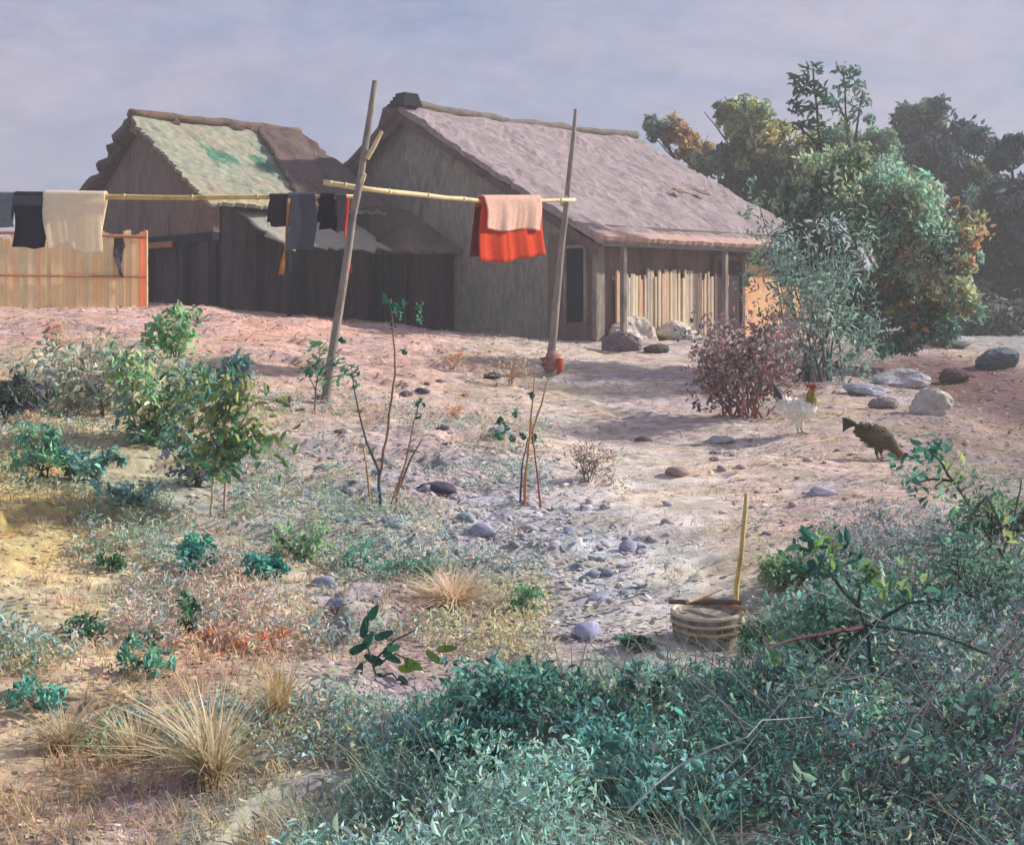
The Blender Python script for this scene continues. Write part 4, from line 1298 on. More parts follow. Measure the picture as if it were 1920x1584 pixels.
def bird(name, label, base, s, spine, tailc, bodyc, neckc, headc, wingc, legc, tail_dir, yaw=0, comb=True):
    """spine: (x forward, z up, half width, half height) in units of s; the bird faces +x turned by yaw"""
    t = empty(name, base, label, 'bird' if name != 'rooster' else 'rooster')
    fx = np.array([math.cos(yaw), math.sin(yaw), 0]); sy = np.array([-math.sin(yaw), math.cos(yaw), 0]); uz = np.array([0, 0, 1.])
    B = np.array(base)

    def q(x, z, y=0): return B + s * (fx * x + uz * z + sy * y)
    st = []; cols = []
    for i, (x, z, w, h) in enumerate(spine):
        a = spine[max(0, i - 1)]; b = spine[min(len(spine) - 1, i + 1)]
        tx, tz = b[0] - a[0], b[1] - a[1]
        l = math.hypot(tx, tz) + 1e-9
        up_ = fx * (-tz / l) + uz * (tx / l)
        st.append((q(x, z), sy, up_, w * s, h * s))
    m_ = len(spine)
    nb_ = int(m_ * .55); nn_ = int(m_ * .86)
    cols = [lin(bodyc) if i < nb_ else lin(neckc) if i < nn_ else lin(headc) for i in range(m_)]
    V_, F_, C_ = loft(st, cols, 16)
    o = mk('body', V_, F_, M['feather'], t, np.array(C_), smooth=True)
    sb = o.modifiers.new('sub', 'SUBSURF'); sb.levels = 1; sb.render_levels = 1
    # small overlapping feathers lying back along the body
    m = MB(); rp = np.random.RandomState(5)
    for i in range(1, m_ - 2):
        c_, s_, u_, rw_, rh_ = st[i]
        cb = st[i - 1][0] - c_; cb = cb / (np.linalg.norm(cb) + 1e-9)
        nk = 15 if i < nb_ + 1 else 10
        for sub_ in range(2):
            cc_ = c_ + (st[i + 1][0] - c_) * sub_ * .5
            rw2 = rw_ + (st[i + 1][3] - rw_) * sub_ * .5; rh2 = rh_ + (st[i + 1][4] - rh_) * sub_ * .5
            for k in range(nk):
                th = 2 * PI * (k + .5 * sub_ + rp.uniform(-.2, .2)) / nk
                n_ = np.array(s_) * math.cos(th) * rh2 + np.array(u_) * math.sin(th) * rw2; n_ /= np.linalg.norm(n_)
                p_ = cc_ + np.array(s_) * math.cos(th) * rw2 + np.array(u_) * math.sin(th) * rh2
                w__ = np.cross(n_, cb); w__ /= np.linalg.norm(w__) + 1e-9
                le = (.055 if i < nb_ else .04) * s * rp.uniform(.8, 1.3); wi = le * .42
                q0_ = p_ + n_ * .001 * s; q3_ = p_ + cb * le + n_ * .014 * s
                m.add([q0_ - w__ * wi * .5, q0_ + w__ * wi * .5, p_ + cb * le * .6 + w__ * wi + n_ * .010 * s, q3_, p_ + cb * le * .6 - w__ * wi + n_ * .010 * s], [(0, 1, 2, 3, 4)], cols[i] * rp.uniform(.78, 1.15))
    m.build('plumage', M['feather'], t)
    # tail: fan of curved feathers
    m = MB(); x0, z0 = spine[0][0], spine[0][1]
    for k in range(9):
        f_ = (k - 4) / 4
        path = []
        for j in range(6):
            tt = j / 5
            path.append(q(x0 + .02 + tail_dir[0] * tt + .10 * tail_dir[0] * math.sin(tt * 2), z0 + tail_dir[1] * tt * (1 - .25 * abs(f_)) - .10 * tt * tt * (1 + f_), f_ * .09 * tt))
        m.tube(path, [.018 * s, .034 * s, .038 * s, .034 * s, .026 * s, .006 * s], 6, lin(tailc) * R.uniform(.7, 1.4))
    m.build('tail', M['feather'], t, smooth=True)
    # wings
    mid = spine[3]
    for sg in (-1, 1):
        V2, F2, C2 = stone_mesh((0, 0, 0), (.15 * s, .022 * s, .075 * s), lin(wingc), 3, n=3, rough=.05)
        V3 = np.array([q(mid[0] + (v[0] * .95) / s, mid[1] + .01 + v[2] / s - .25 * v[0] / s * 0, sg * (mid[2] * .92) + v[1] / s) for v in (V2)])
        mk('wing', V3, F2, M['feather'], t, C2, smooth=True)
    # head details
    hx, hz, hw, hh = spine[-2]
    px_, pz_ = spine[-1][0] - spine[-3][0], spine[-1][1] - spine[-3][1]
    l = math.hypot(px_, pz_); px_, pz_ = px_ / l, pz_ / l
    if abs(pz_) > .5 and pz_ > 0: px_, pz_ = 1, 0.
    ux_, uzz = -pz_, px_
    if uzz < 0: ux_, uzz = -ux_, -uzz
    m = MB(); m.tube([q(hx + px_ * .02, hz + pz_ * .02), q(hx + px_ * .075, hz + pz_ * .075 - .01)], [.02 * s, .004 * s], 8, lin('b8a060')); m.build('beak', M['feather'], t, smooth=True)
    if comb:
        m = MB()
        for k in range(5):
            c_ = (k - 2) * .026
            m.tube([q(hx + px_ * c_ + ux_ * .02, hz + pz_ * c_ + uzz * .02), q(hx + px_ * (c_ - .01) + ux_ * (.075 + .015 * (k % 2)), hz + pz_ * (c_ - .01) + uzz * (.075 + .015 * (k % 2)))], [.022 * s, .008 * s], 7, lin('b83c28'))
        m.build('comb', M['feather'], t, smooth=True)
    m = MB(); m.tube([q(hx + px_ * .03 - ux_ * .02, hz + pz_ * .03 - uzz * .02), q(hx + px_ * .03 - ux_ * .055, hz + pz_ * .03 - uzz * .055), q(hx + px_ * .03 - ux_ * .075, hz + pz_ * .03 - uzz * .075)], [.012 * s, .024 * s, .008 * s], 8, lin('b84430')); m.build('wattle', M['feather'], t, smooth=True)
    m = MB()
    for sg in (-1, 1):
        m.tube([q(hx + px_ * .01, hz + pz_ * .01, sg * hw * .8), q(hx + px_ * .01, hz + pz_ * .01, sg * (hw + .004))], [.009 * s, .007 * s], 8, lin('181410'))
    m.build('eye', M['feather'], t)
    lx = spine[3][0] + .02
    zb = spine[3][1] - spine[3][3]
    for sg, dx_ in ((-1, .0), (1, .05)):
        m = MB()
        m.tube([q(lx + dx_, zb + .07, sg * .06), q(lx + dx_ - .01, zb * .55, sg * .06)], [.045 * s, .02 * s], 8, lin(bodyc))
        m.tube([q(lx + dx_ - .01, zb * .6, sg * .06), q(lx + dx_ + .01, .02, sg * .06)], [.014 * s, .010 * s], 7, lin(legc))
        for an in (-.5, 0, .5, PI):
            le = .08 if an != PI else .045
            m.tube([q(lx + dx_ + .01, .02, sg * .06), q(lx + dx_ + .01 + le * math.cos(an), .005, sg * .06 + le * math.sin(an))], [.010 * s, .005 * s], 6, lin(legc))
        m.build('leg', M['feather'], t, smooth=True)
    return t


x, y = at(1496, 818)
bird('rooster', 'white rooster with olive neck, red comb and dark tail', (x, y, g1(x, y)), .86,
     [(-.235, .47, .02, .03), (-.20, .42, .07, .085), (-.13, .35, .115, .135), (-.02, .30, .14, .16), (.09, .31, .135, .155), (.155, .36, .105, .12), (.18, .43, .07, .085), (.175, .50, .05, .062), (.17, .56, .044, .05), (.185, .605, .04, .04), (.215, .615, .012, .014)],
     '4a5058', 'f4f0e4', '94853c', 'b04434', 'e6decc', 'a8a890', (-.10, .28), yaw=-.2)
x, y = at(1645, 852)
hn = bird('hen', 'brown hen bending its head down to peck', (x, y, g1(x, y)), .84,
          [(-.27, .43, .02, .02), (-.21, .38, .07, .08), (-.12, .33, .11, .12), (-.02, .29, .135, .15), (.07, .26, .125, .14), (.14, .23, .09, .105), (.185, .18, .06, .07), (.215, .12, .042, .05), (.235, .08, .036, .04), (.25, .05, .032, .034), (.258, .035, .012, .012)],
          '3f4440', '585440', '6c5c3c', '8a4a38', '645c42', '8c7058', (-.16, .13), yaw=-.3, comb=True)

# ---------------------------------------------------------------- tub with rim rings and sticks
x, y = at(1325, 1198)
zg = g1(x, y)
TB = empty('wooden_tub', (x, y, zg), 'low round dark tub with pale rim rings beside the bamboo stake', 'tub')
r_ = .208; hh_ = .165


def ring(m, c, R0, r0, k=40, n_=8, sq=.8, col=None, zsc=1.):
    V_ = []; F_ = []
    for i in range(k):
        a = 2 * PI * i / k
        rr = R0 * (1 + .015 * math.sin(3 * a + 1) + .01 * R.normal())
        for j in range(n_):
            b = 2 * PI * j / n_
            V_.append((c[0] + (rr + r0 * math.cos(b)) * math.cos(a), c[1] + (rr + r0 * math.cos(b)) * math.sin(a), c[2] + r0 * zsc * math.sin(b)))
    for i in range(k):
        for j in range(n_):
            F_.append((i * n_ + j, ((i + 1) % k) * n_ + j, ((i + 1) % k) * n_ + (j + 1) % n_, i * n_ + (j + 1) % n_))
    m.add(V_, F_, col)


m = MB(); V_ = []; F_ = []
ks = 44
prof = [(r_ * .90, -.08), (r_ * .95, hh_ * .5), (r_ * .98, hh_), (r_ * .86, hh_), (r_ * .82, hh_ * .88), (0.0001, hh_ * .84)]
for i in range(ks):
    a_ = 2 * PI * i / ks
    for (pr, pz) in prof:
        V_.append((x + pr * math.cos(a_) * (1 + .012 * (i % 2)), y + pr * math.sin(a_) * (1 + .012 * (i % 2)), zg + pz))
np_ = len(prof)
for i in range(ks):
    for j in range(np_ - 1):
        F_.append((i * np_ + j, ((i + 1) % ks) * np_ + j, ((i + 1) % ks) * np_ + j + 1, i * np_ + j + 1))
m.add(V_, F_, [lin('9c9488') * (.6 + .7 * ((k_ // ((np_ - 1) * 2)) * 37 % 11) / 11) for k_ in range(len(F_))])
m.build('body', M['bark'], TB)
m = MB(); ring(m, (x, y, zg + hh_), r_ * .96, .014, col=lin('dcccb4')); m.build('rim', M['bark'], TB, smooth=True)
m = MB(); ring(m, (x, y, zg + hh_ - .045), r_ * 1.0, .010, col=lin('ccbca4')); m.build('hoop', M['bark'], TB, smooth=True)
m = MB(); ring(m, (x + .01, y, zg + hh_ - .088), r_ * .99, .011, col=lin('c8ac84')); m.build('hoop', M['bark'], TB, smooth=True)
for i, (dx0, dy0, dx1, dy1, c_, lb) in enumerate([(-.12, -.05, .10, .12, 'c8b8a4', 'pale flat stick lying across the tub, topmost one'), (-.22, .02, .20, -.02, '6c6058', 'dark stick lying level across the tub mouth'), (.0, .16, .22, -.10, 'c09474', 'reddish stick lying on the right side of the tub')]):
    m = MB(); zt = zg + hh_ + .035 + .018 * (2 - i)
    m.tube(bend((x + dx0, y + dy0, zt), (x + dx1, y + dy1, zt + .012 * (i == 0) * 3), 4, .02), [.016] * 5, 6, lin(c_), bumpy=.15)
    tagit(m.build('stick', M['bark'], None), lb, 'stick')
b = at(1372, 1165)
m = MB(); p0 = np.array([b[0], b[1], g1(*b) - .1]); p1 = pt(1400, 925, b[1])
m.tube(bend(p0, p1, 8, .008), np.linspace(.017, .013, 9), 8, bumpy=.05)
tagit(m.build('bamboo_stake', M['bamboo'], None, col=False, smooth=True), 'thin yellow bamboo stake standing upright behind the tub', 'stake')

# ---------------------------------------------------------------- saplings and shrubs on the left and middle
DS = at(710, 992)[1]
sapling('bare_sapling', 'bare forked sapling with a few dark leaves in the middle of the bank', 'sapling', DS,
        [[(712, 992), (711, 885), (688, 830), (672, 770), (660, 695)], [(713, 890), (728, 800), (741, 700), (738, 640), (733, 560)], [(738, 985), (745, 920), (762, 860), (776, 790), (785, 757)], [(700, 995), (690, 900), (680, 830)], [(745, 925), (770, 860), (790, 825)], [(728, 1000), (735, 940), (755, 880)]],
        [(664, 703, .6), (668, 722, .5), (785, 758, .6), (780, 778, .5), (733, 572, .7), (757, 572, .6), (745, 590, .6), (790, 575, .5), (722, 560, .5), (738, 612, .5), (787, 600, .5), (755, 660, .4), (640, 640, .3)],
        '2c6450 3c7458 24584c', .05, .014, ['5c5c58', '8c6c5c', '9c7460', 'b88c5c', '6c6460', 'a87c54'], per=9, spread=.035, ratio=.6, off=.04)
DS2 = at(985, 965)[1]
sapling('bare_sapling', 'bare orange stemmed sapling below the right post', 'sapling', DS2,
        [[(983, 965), (985, 890), (993, 820), (998, 760), (1003, 700)], [(1013, 955), (1008, 890), (1000, 830), (995, 770)], [(975, 950), (978, 880), (990, 820)], [(993, 820), (1015, 760), (1030, 700)]],
        [(936, 790, .5), (950, 800, .6), (938, 815, .5), (962, 822, .5), (980, 818, .4), (1000, 822, .4), (968, 775, .5), (998, 740, .4)],
        '1c5044 2c6450', .055, .014, ['c08c58', '9c6858', '54586c', 'b0906c'], per=10, spread=.035, ratio=.6, off=.04)
# leafy sprig around the foot of the forked post
sapling('leafy_sprig', 'leafy green sprig growing before the foot of the forked post', 'plant', 13.9,
        [[(590, 775), (592, 730), (598, 690), (600, 650)], [(592, 735), (575, 690)], [(596, 700), (630, 670)], [(595, 715), (650, 700)]],
        [(578, 690), (590, 665), (600, 650), (612, 672), (625, 680), (600, 700), (640, 690), (590, 690), (620, 710), (575, 705, .7), (650, 695, .7), (605, 720, .8)], '3c7050 4c8458 2c6450', .085, .01, '6a6a5c', per=9, spread=.06, ratio=.55)


def shrub(name, label, cat, u, v, w_, h_, pals, leaf, ncl, per, stem='5c5850', stems=4, ratio=.45, droop=0., fp=None):
    """low bush standing on the ground at (u,v); w,h in photograph pixels"""
    b = gpt(u, v); s = b[1] / F
    blobs = []
    k = 3 if w_ < 60 else 7
    for i in range(k):
        ox = R.uniform(-.40, .40) * w_ * s
        f_ = .34 if k == 3 else R.uniform(.17, .30)
        blobs.append((b + np.array([ox, R.normal(0, .16 * w_ * s), h_ * s * R.uniform(.2, .85)]), (w_ * f_ * s, w_ * f_ * s, h_ * f_ * 1.3 * s), pal(pals) * R.uniform(.8, 1.25), max(4, int(ncl * 1.0) // k)))
    return tree(name, label, cat, b, blobs, leaf, per, min(.012, h_ * s * .025), stem, stems=stems, ratio=ratio, fork=.3, droop=droop)


shrub('bush', 'dark green bush at the left edge with some grey purple leaves', 'bush', 30, 800, 95, 90, '2c5044 2c4c44 4c5c50 5c585c', .09, 40, 18)
shrub('bush', 'grey purple leaved bush on the left bank', 'bush', 190, 775, 210, 130, '8c8c88 9c9c88 7c8c84 7a907c a4a488', .09, 90, 18)
shrub('bush', 'pale olive feathery bush at the top of the left bank', 'bush', 120, 700, 200, 70, 'a0987c b0a888 8c8a74', .08, 45, 14, ratio=.25)
shrub('bush', 'dark green and blue bush in the middle of the left bank', 'bush', 300, 850, 170, 150, '5c8c68 7a9c68 5c7c7c 7c8084 4c7c60 9ca474', .085, 90, 20)
shrub('bush', 'teal grey bush below the bright green one', 'bush', 410, 745, 110, 90, '4f7470 5f8078 46686c', .1, 45, 16)
shrub('bush', 'bright green leafy bush nearest the fence', 'bush', 335, 680, 110, 85, '5f9460 6fa06c 4c8054 86a878', .11, 36, 14, ratio=.55)
shrub('bush', 'dark bluish purple bush under the olive tree', 'bush', 375, 935, 150, 105, '74788a 6c8080 6c9484 5c8474 94949c', .08, 60, 18)
shrub('bush', 'green brushy bush left above the yellow patch', 'bush', 75, 920, 110, 100, '4c8c70 60987a 3f7c64 7c9c70', .09, 40, 14, ratio=.25)
shrub('bush', 'small teal bush right of the yellow patch', 'bush', 180, 930, 120, 70, '5c8c84 70988c 4a7c74', .08, 34, 14)
shrub('bush', 'brown dry bush beside the pale path', 'bush', 1100, 915, 110, 70, '7c6c64 8c7c70 685c5c', .05, 44, 14, ratio=.25)
DY = at(420, 992)[1]
sp = [(395 + R.normal(0, 30), 700 + 190 * R.rand(), R.uniform(.8, 1.3)) for _ in range(15)] + [(455 + R.normal(0, 28), 740 + 130 * R.rand(), R.uniform(.8, 1.3)) for _ in range(17)]
sapling('young_tree', 'young olive green tree with a pale pink stem on the left bank', 'tree', DY,
        [[(420, 992), (423, 900), (421, 800), (426, 690)], [(422, 870), (390, 800), (375, 740)], [(421, 850), (455, 790), (480, 745)], [(395, 990), (398, 920), (402, 850)], [(422, 800), (400, 740)]],
        sp, '5c7a48 54805c 6f8450 7c8450 5c6f3c 3c6c54 8c9458', .09, .013, ['c4a898', 'a89484', 'a89484', 'b8a070', '94846c'], per=20, spread=.085, ratio=.45)
# teal clusters low on the left bank
for i, (u, v, w_, h_, p_, lb) in enumerate([(385, 1075, 90, 50, '2f7c70 3c887a 24685f', 'teal weed cluster, left one below the young tree'), (470, 1088, 80, 44, '34806f 409080', 'teal weed cluster right of the larger teal one'),
                                            (510, 1090, 40, 30, '1f7468 2c8074', 'small bright teal weed at the right end of the cluster row'), (380, 1045, 60, 30, '3c8474 58988a', 'low teal weed just under the young tree'),
                                            (575, 1060, 110, 60, '6c9460 5c8858 7c9c70', 'soft green weed patch left of the blue stone'), (240, 980, 110, 50, '5a8a88 6c9890 4a7c78', 'bluish green weed patch on the left bank'),
                                            (160, 1190, 90, 50, '2c5c44 3c6c50', 'dark green feathery weed low on the left'), (345, 1175, 34, 70, '2c6040 3c7048', 'single upright dark green weed on the lower left'),
                                            (70, 1330, 110, 60, '4c9080 5ca08c', 'teal weed near the left edge'), (280, 1290, 110, 60, '4f8c74 5f9880 44806c', 'teal green weed above the dry grass clump'),
                                            (270, 1195, 50, 26, '2f6450 3f7458', 'small dark weed between ochre earth patches'), (205, 1060, 44, 24, '30603c 44744c', 'small dark green weed on the yellow earth'),
                                            (770, 1090, 120, 40, '6c9078 7c9c88 5c8470', 'pale green weed beside the lower stones'), (680, 1080, 120, 60, '5f9078 4f8470', 'green weed left of the radiating grass'),
                                            (985, 1165, 60, 60, '4c7c5c 5c8c64', 'green tuft right of the radiating grass'), (1415, 1215, 50, 50, '1f4c30 2c5c3c', 'dark green weed right of the tub'),
                                            (1180, 1225, 70, 22, '2c5c48 44745c', 'low dark weed under the flat bluish stone')]):
    shrub('weed', lb, 'weed', u, v, w_, h_, p_, .045 if v > 1000 else .06, 22, 9, stems=3, ratio=.6 if i < 5 else .35)
# orange dry weeds
for i, (u, v, w_, h_, lb) in enumerate([(850, 700, 60, 40, 'orange dry weed on the upper bank below the grey gable'), (850, 805, 50, 36, 'orange dry weed in the middle of the bank'), (390, 1195, 90, 34, 'orange dry weed on the lower left bank'), (470, 1215, 110, 40, 'broad orange dry weed on the lower left bank'), (960, 730, 120, 70, 'yellow orange dry bush left of the tied rag'), (40, 810, 70, 20, 'small red dry weed near the left edge'), (110, 645, 60, 40, 'rusty dry weed before the ochre fence')]):
    shrub('dry_weed', lb, 'weed', u, v, w_, h_, 'c87c58 bc7050 c49068 b8a080' if i != 4 else 'c8a070 bc9468 c8b090', .05, 16, 8, ratio=.25, stem='b08c6c')

# sprig with large leaves in the lower middle
x, y = at(715, 1290)
b = np.array([x, y, g1(x, y)])
t = empty('leafy_sprig', b, 'dark green sprig with big separate leaves in the lower middle', 'plant')
stq = [[(712, 1290), (690, 1215), (685, 1160)], [(700, 1250), (740, 1225), (790, 1245)], [(705, 1270), (735, 1262), (760, 1290)], [(700, 1240), (740, 1200), (780, 1180)]]
for st in stq:
    pth = [pt(u, v, y) for u, v in st]
    MB().tube(pth, [.007, .005, .003], 6, lin('3c5c48')).build('stem', M['bark'], t)
LV = [(684, 1175, 80), (690, 1200, 60), (672, 1215, 30), (720, 1190, 20), (735, 1232, -30), (700, 1235, 160), (775, 1245, -20, '5c7830'), (765, 1252, 10, '587028'), (815, 1232, -30, '4f6c38'), (760, 1282, -50), (745, 1300, -30), (720, 1275, -50), (698, 1290, 70), (735, 1215, 30), (700, 1148, 60), (672, 1260, 70), (838, 1215, 0, '6c8040')]
V_ = []; F_ = []; C_ = []
for lf in LV:
    c = pt(lf[0], lf[1], y + R.normal(0, .03)); an = math.radians(lf[2]); col_ = lin(lf[3] if len(lf) > 3 else ['24584a', '2f6850', '1f5044'][len(V_) % 3])
    dx = np.array([math.cos(an), R.normal(0, .25), math.sin(an)]); px_ = np.array([-math.sin(an), R.normal(0, .2), math.cos(an)])
    Lf, Wf = .055, .022
    k = len(V_)
    rim = []
    for j in range(10):
        a_ = 2 * PI * j / 10
        V_.append(c + dx * math.cos(a_) * Lf + px_ * math.sin(a_) * Wf * (1 - .25 * math.cos(a_)) + np.array([0, -.008 * abs(math.sin(a_)), 0]))
    F_.append(tuple(range(k, k + 10))); C_.append(col_)
o = mk('leaves', V_, F_, M['leaf'], t, np.array(C_))


# dry grass clumps
def clump(label, u, v, rpx, N, hmin, hmax, pals, up_bias, seed=0):
    b = gpt(u, v); s = b[1] / F
    th = R.uniform(0, 2 * PI, N)
    lean = R.uniform(up_bias[0], up_bias[1], N)
    hgt = R.uniform(hmin, hmax, N) * s
    pl = pal(pals)
    x = b[0] + R.normal(0, .02, N); y = b[1] + R.normal(0, .02, N)
    Vt, Fs, C = blades(N, x, y, np.full(N, b[2] - .01), hgt, lean, R.uniform(.006, .013, N), pl[R.randint(0, len(pl), N)] * R.uniform(.85, 1.45, N)[:, None], th)
    o = mk('grass_clump', Vt, Fs, M['leaf'], None, C, origin=b)
    tagit(o, label, 'grass clump')


clump('radiating clump of pale dry grass left of the path foot', 850, 1148, 100, 520, 25, 100, 'dcc8b0 d4b8a0 e0d4b4 c8a890 d0c4a0', (.4, 2.4))
clump('tall fan of straw coloured grass in the lower left', 400, 1478, 160, 420, 70, 220, 'c4b490 d0c4a0 bcac8c b4a894 d8d0b4', (.1, 1.5))
clump('straw grass clump left of the tall fan', 260, 1420, 120, 300, 60, 130, 'c4b490 b8ac8c b0a088', (.2, 1.3))
clump('small straw grass clump near the left edge of the lower bank', 120, 1395, 90, 220, 40, 100, 'c0b08c b4a484 aca088', (.3, 1.5))
clump('slender straw grass clump on the right of the tall fan', 520, 1380, 90, 160, 60, 130, 'b8a070 c8b488', (.1, .7))
clump('yellow grass tuft at the top of the left bank', 305, 640, 50, 60, 30, 80, 'c4b078 b8a060', (.0, .3))

# ---------------------------------------------------------------- lower right undergrowth
# outline of the growth on the ground (photograph places turned into ground points)
edge_pts = [(560, 1600), (640, 1530), (690, 1440), (760, 1365), (860, 1320), (1000, 1300), (1200, 1290), (1340, 1295), (1450, 1250), (1530, 1215), (1660, 1200), (1790, 1150), (1990, 1080)]
poly = [at(*p) for p in edge_pts] + [(6.0, 8.0), (6.0, 2.5), (-.8, 2.5), (-.75, 4.2)]
poly = np.array(poly)


def inside(x, y, pg):
    c = np.zeros(len(x), bool)
    j = len(pg) - 1
    for i in range(len(pg)):
        xi, yi = pg[i]; xj, yj = pg[j]
        t_ = ((yi > y) != (yj > y)) & (x < (xj - xi) * (y - yi) / (yj - yi + 1e-12) + xi)
        c ^= t_
        j = i
    return c


def undergrowth(name, label, N, pals_f, hmax, leaf, per, ratio, y0=3.0, y1=11.5, xmin=-2.5, xmax=5.2, thresh=-.6, freq=1.5):
    y = R.uniform(y0, y1, N * 3); x = R.uniform(xmin, xmax, N * 3)
    k = inside(x, y, poly) & (vn(x * freq, y * freq, 90) > thresh) & (np.abs(x) < y * .5 + .4)
    x = x[k][:N]; y = y[k][:N]
    # distance-to-edge rise
    d = np.full(len(x), 9.)
    for i in range(len(edge_pts) - 1):
        a = poly[i]; b = poly[i + 1]; ab = b - a
        t_ = np.clip(((x - a[0]) * ab[0] + (y - a[1]) * ab[1]) / (ab @ ab), 0, 1)
        d = np.minimum(d, np.hypot(x - a[0] - t_ * ab[0], y - a[1] - t_ * ab[1]))
    rise = np.clip(d / .5, .15, 1)
    bump_ = .5 + .9 * (vn(x * 2.2, y * 2.2, 91) + .5) * 1.0
    h = hmax * rise * bump_ * R.uniform(.15, 1., len(x))
    cs = np.stack([x, y, gz(x, y) + h + .01], 1)
    cl = pals_f(x, y, h)
    Vt, Fs, C = leafset(cs, per, .05, leaf, cl, ratio=ratio, up=.6)
    o = mk(name, Vt, Fs, M['leaf'], None, C, origin=(1, 5, -2))
    tagit(o, label, None, None, 'stuff')


def ug_col(x, y, h):
    n_ = len(x)
    teal = pal('488476 549080 3c786c 629c8c 346c60 689484 74a48c 548c94')
    mix_ = pal('5c7c70 6c8874 747884 606e70 7c807c 4c7868 6c8488')
    pale = pal('7ca090 70988c 88a494 7c9c98')
    c = teal[R.randint(0, 8, n_)]
    w = np.clip((x - .20 * y) / (y * .12), 0, 1)[:, None]
    w = (R.rand(n_)[:, None] < w * .8)
    c = np.where(w, mix_[R.randint(0, 7, n_)], c)
    lowpale = (np.clip((5.05 - y) / .5, 0, 1) * np.clip((.9 - x) / .6, 0, 1))
    c = np.where((R.rand(n_) < lowpale)[:, None], pale[R.randint(0, 4, n_)], c)
    nz = vn(x * 2.0, y * 2.6, 95) + .4 * vn(x * 6, y * 7, 96)
    k = 1.0 - .42 * np.clip((nz - .02) * 5, 0, 1) + .25 * np.clip((-nz - .1) * 4, 0, 1)  # noise darkens and lightens leaves, imitating shaded hollows and lit tops
    hi = (R.rand(n_) < .04)[:, None]  # a few pale leaves painted in as highlights
    return np.where(hi, pal('b4b690')[0], c * k[:, None]) * 1.12


undergrowth('ground_cover', 'dense blue green undergrowth across the lower right', 9500, ug_col, .24, .036, 11, .34, thresh=-.22)
undergrowth('broad_leaf_cover', 'larger teal leaves scattered through the undergrowth', 900, ug_col, .30, .052, 4, .5, thresh=-.1)
# fine grass standing in the undergrowth
Ng = 15000
yg = R.uniform(3.6, 9, Ng); xg = R.uniform(-1.6, 4.2, Ng)
kg = inside(xg, yg, poly) & (np.abs(xg) < yg * .47) & (vn(xg * 2, yg * 2, 97) > -.15)
xg = xg[kg]; yg = yg[kg]; Ng = len(xg)
cg = pal('6c9484 7c9c88 98a88c 5c847c a8a890 80949c 9c9490')[R.randint(0, 7, Ng)] * R.uniform(.6, 1.3, Ng)[:, None]
Vt, Fs, C = blades(Ng, xg, yg, gz(xg, yg) + .04, R.uniform(.12, .34, Ng), R.uniform(.3, 1.6, Ng), R.uniform(.004, .009, Ng), cg)
tagit(mk('undergrowth_grass', Vt, Fs, M['leaf'], None, C, origin=(1, 5, -2)), 'long bluish green grass blades in the undergrowth', None, None, 'stuff')


def low_weeds(name, label, N, yr, xf, thr, cols, hmax, leaf, per, frq=1.1, seed=120):
    y = yr[0] * (yr[1] / yr[0]) ** R.rand(N); x = xf(y, R.rand(N))
    nz = vn(x * frq, y * frq * 1.3, seed) + .5 * vn(x * frq * 3, y * frq * 3, seed + 1)
    k = nz > thr
    x = x[k]; y = y[k]; nz = nz[k]
    cs = np.stack([x, y, gz(x, y) + hmax * R.rand(len(x)) * np.clip((nz - thr) * 4, .2, 1)], 1)
    pl = pal(cols)
    tone = ((vn(x * .7, y * .9, seed + 5) + .5) * len(pl)).astype(int)
    ci = np.clip(tone + R.randint(-2, 3, len(x)), 0, len(pl) - 1)
    Vt, Fs, C = leafset(cs, per, .045, leaf, pl[ci], ratio=.36, up=.7)
    tagit(mk(name, Vt, Fs, M['leaf'], None, C, origin=(0, 8, -1.8)), label, None, None, 'stuff')


low_weeds('low_weeds', 'low mixed green, ochre and teal weeds over the left bank', 9000, (4.2, 15.5), lambda y, r: -y * .44 + r ** 1.1 * y * .47, -.03, 'b8a880 a89c78 989c78 849878 749080 749490 889c9c a0a090 b8a088 a89084', .11, .042, 8)
low_weeds('slope_weeds', 'sparse grey green weeds over the right slope', 2300, (6.2, 13), lambda y, r: y * .19 + r * y * .26, .10, '8c8c88 7c8c80 98948c 6c8878 a08c84 8c8c70', .08, .04, 6, seed=140)
low_weeds('edge_weeds', 'grey green and mauve weeds beside the brambles', 2600, (6.0, 9.6), lambda y, r: y * .24 + r * y * .22, -.12, '7c8484 6c8480 8c8088 789080 84806c 5c7c74', .16, .045, 8, seed=160)


# individual bushes in the undergrowth
for i, (u, v, w_, h_, p_, lb) in enumerate([(980, 1400, 230, 130, '3f7468 4c8074 2c5854 5f8c7c', 'mounded teal bush at the left end of the undergrowth'), (1170, 1385, 220, 100, '54786c 68887c 3c6460 86947c', 'grey green bush behind the tub shade'),
                                            (1440, 1345, 200, 90, '4f786c 5c8478 3f6860', 'teal bush just below the tub'), (860, 1470, 200, 110, '34645f 44746c 24504c', 'dark teal bush near the bottom left of the undergrowth'),
                                            (1560, 1260, 200, 130, '5c8474 4c7468 6c8c78', 'green bush under the forked dark branch'), (1230, 1530, 300, 110, '4a7c74 5c8c84 6a9890', 'pale teal low bush at the bottom middle'),
                                            (1800, 1180, 240, 170, '567868 466858 6c8870', 'green bush at the right edge behind the brambles'), (1880, 1040, 150, 120, '4c6c58 5c7c64 7c9468', 'green bush at the right edge of the slope'),
                                            (1480, 1110, 120, 56, '6c8858 7c9060 54785c', 'olive low bush right of the bamboo stake')]):
    shrub('bush', lb, 'bush', u, v, w_, h_, ' '.join(p_.split()), .05, 84, 15, stems=5, stem='4c4844')


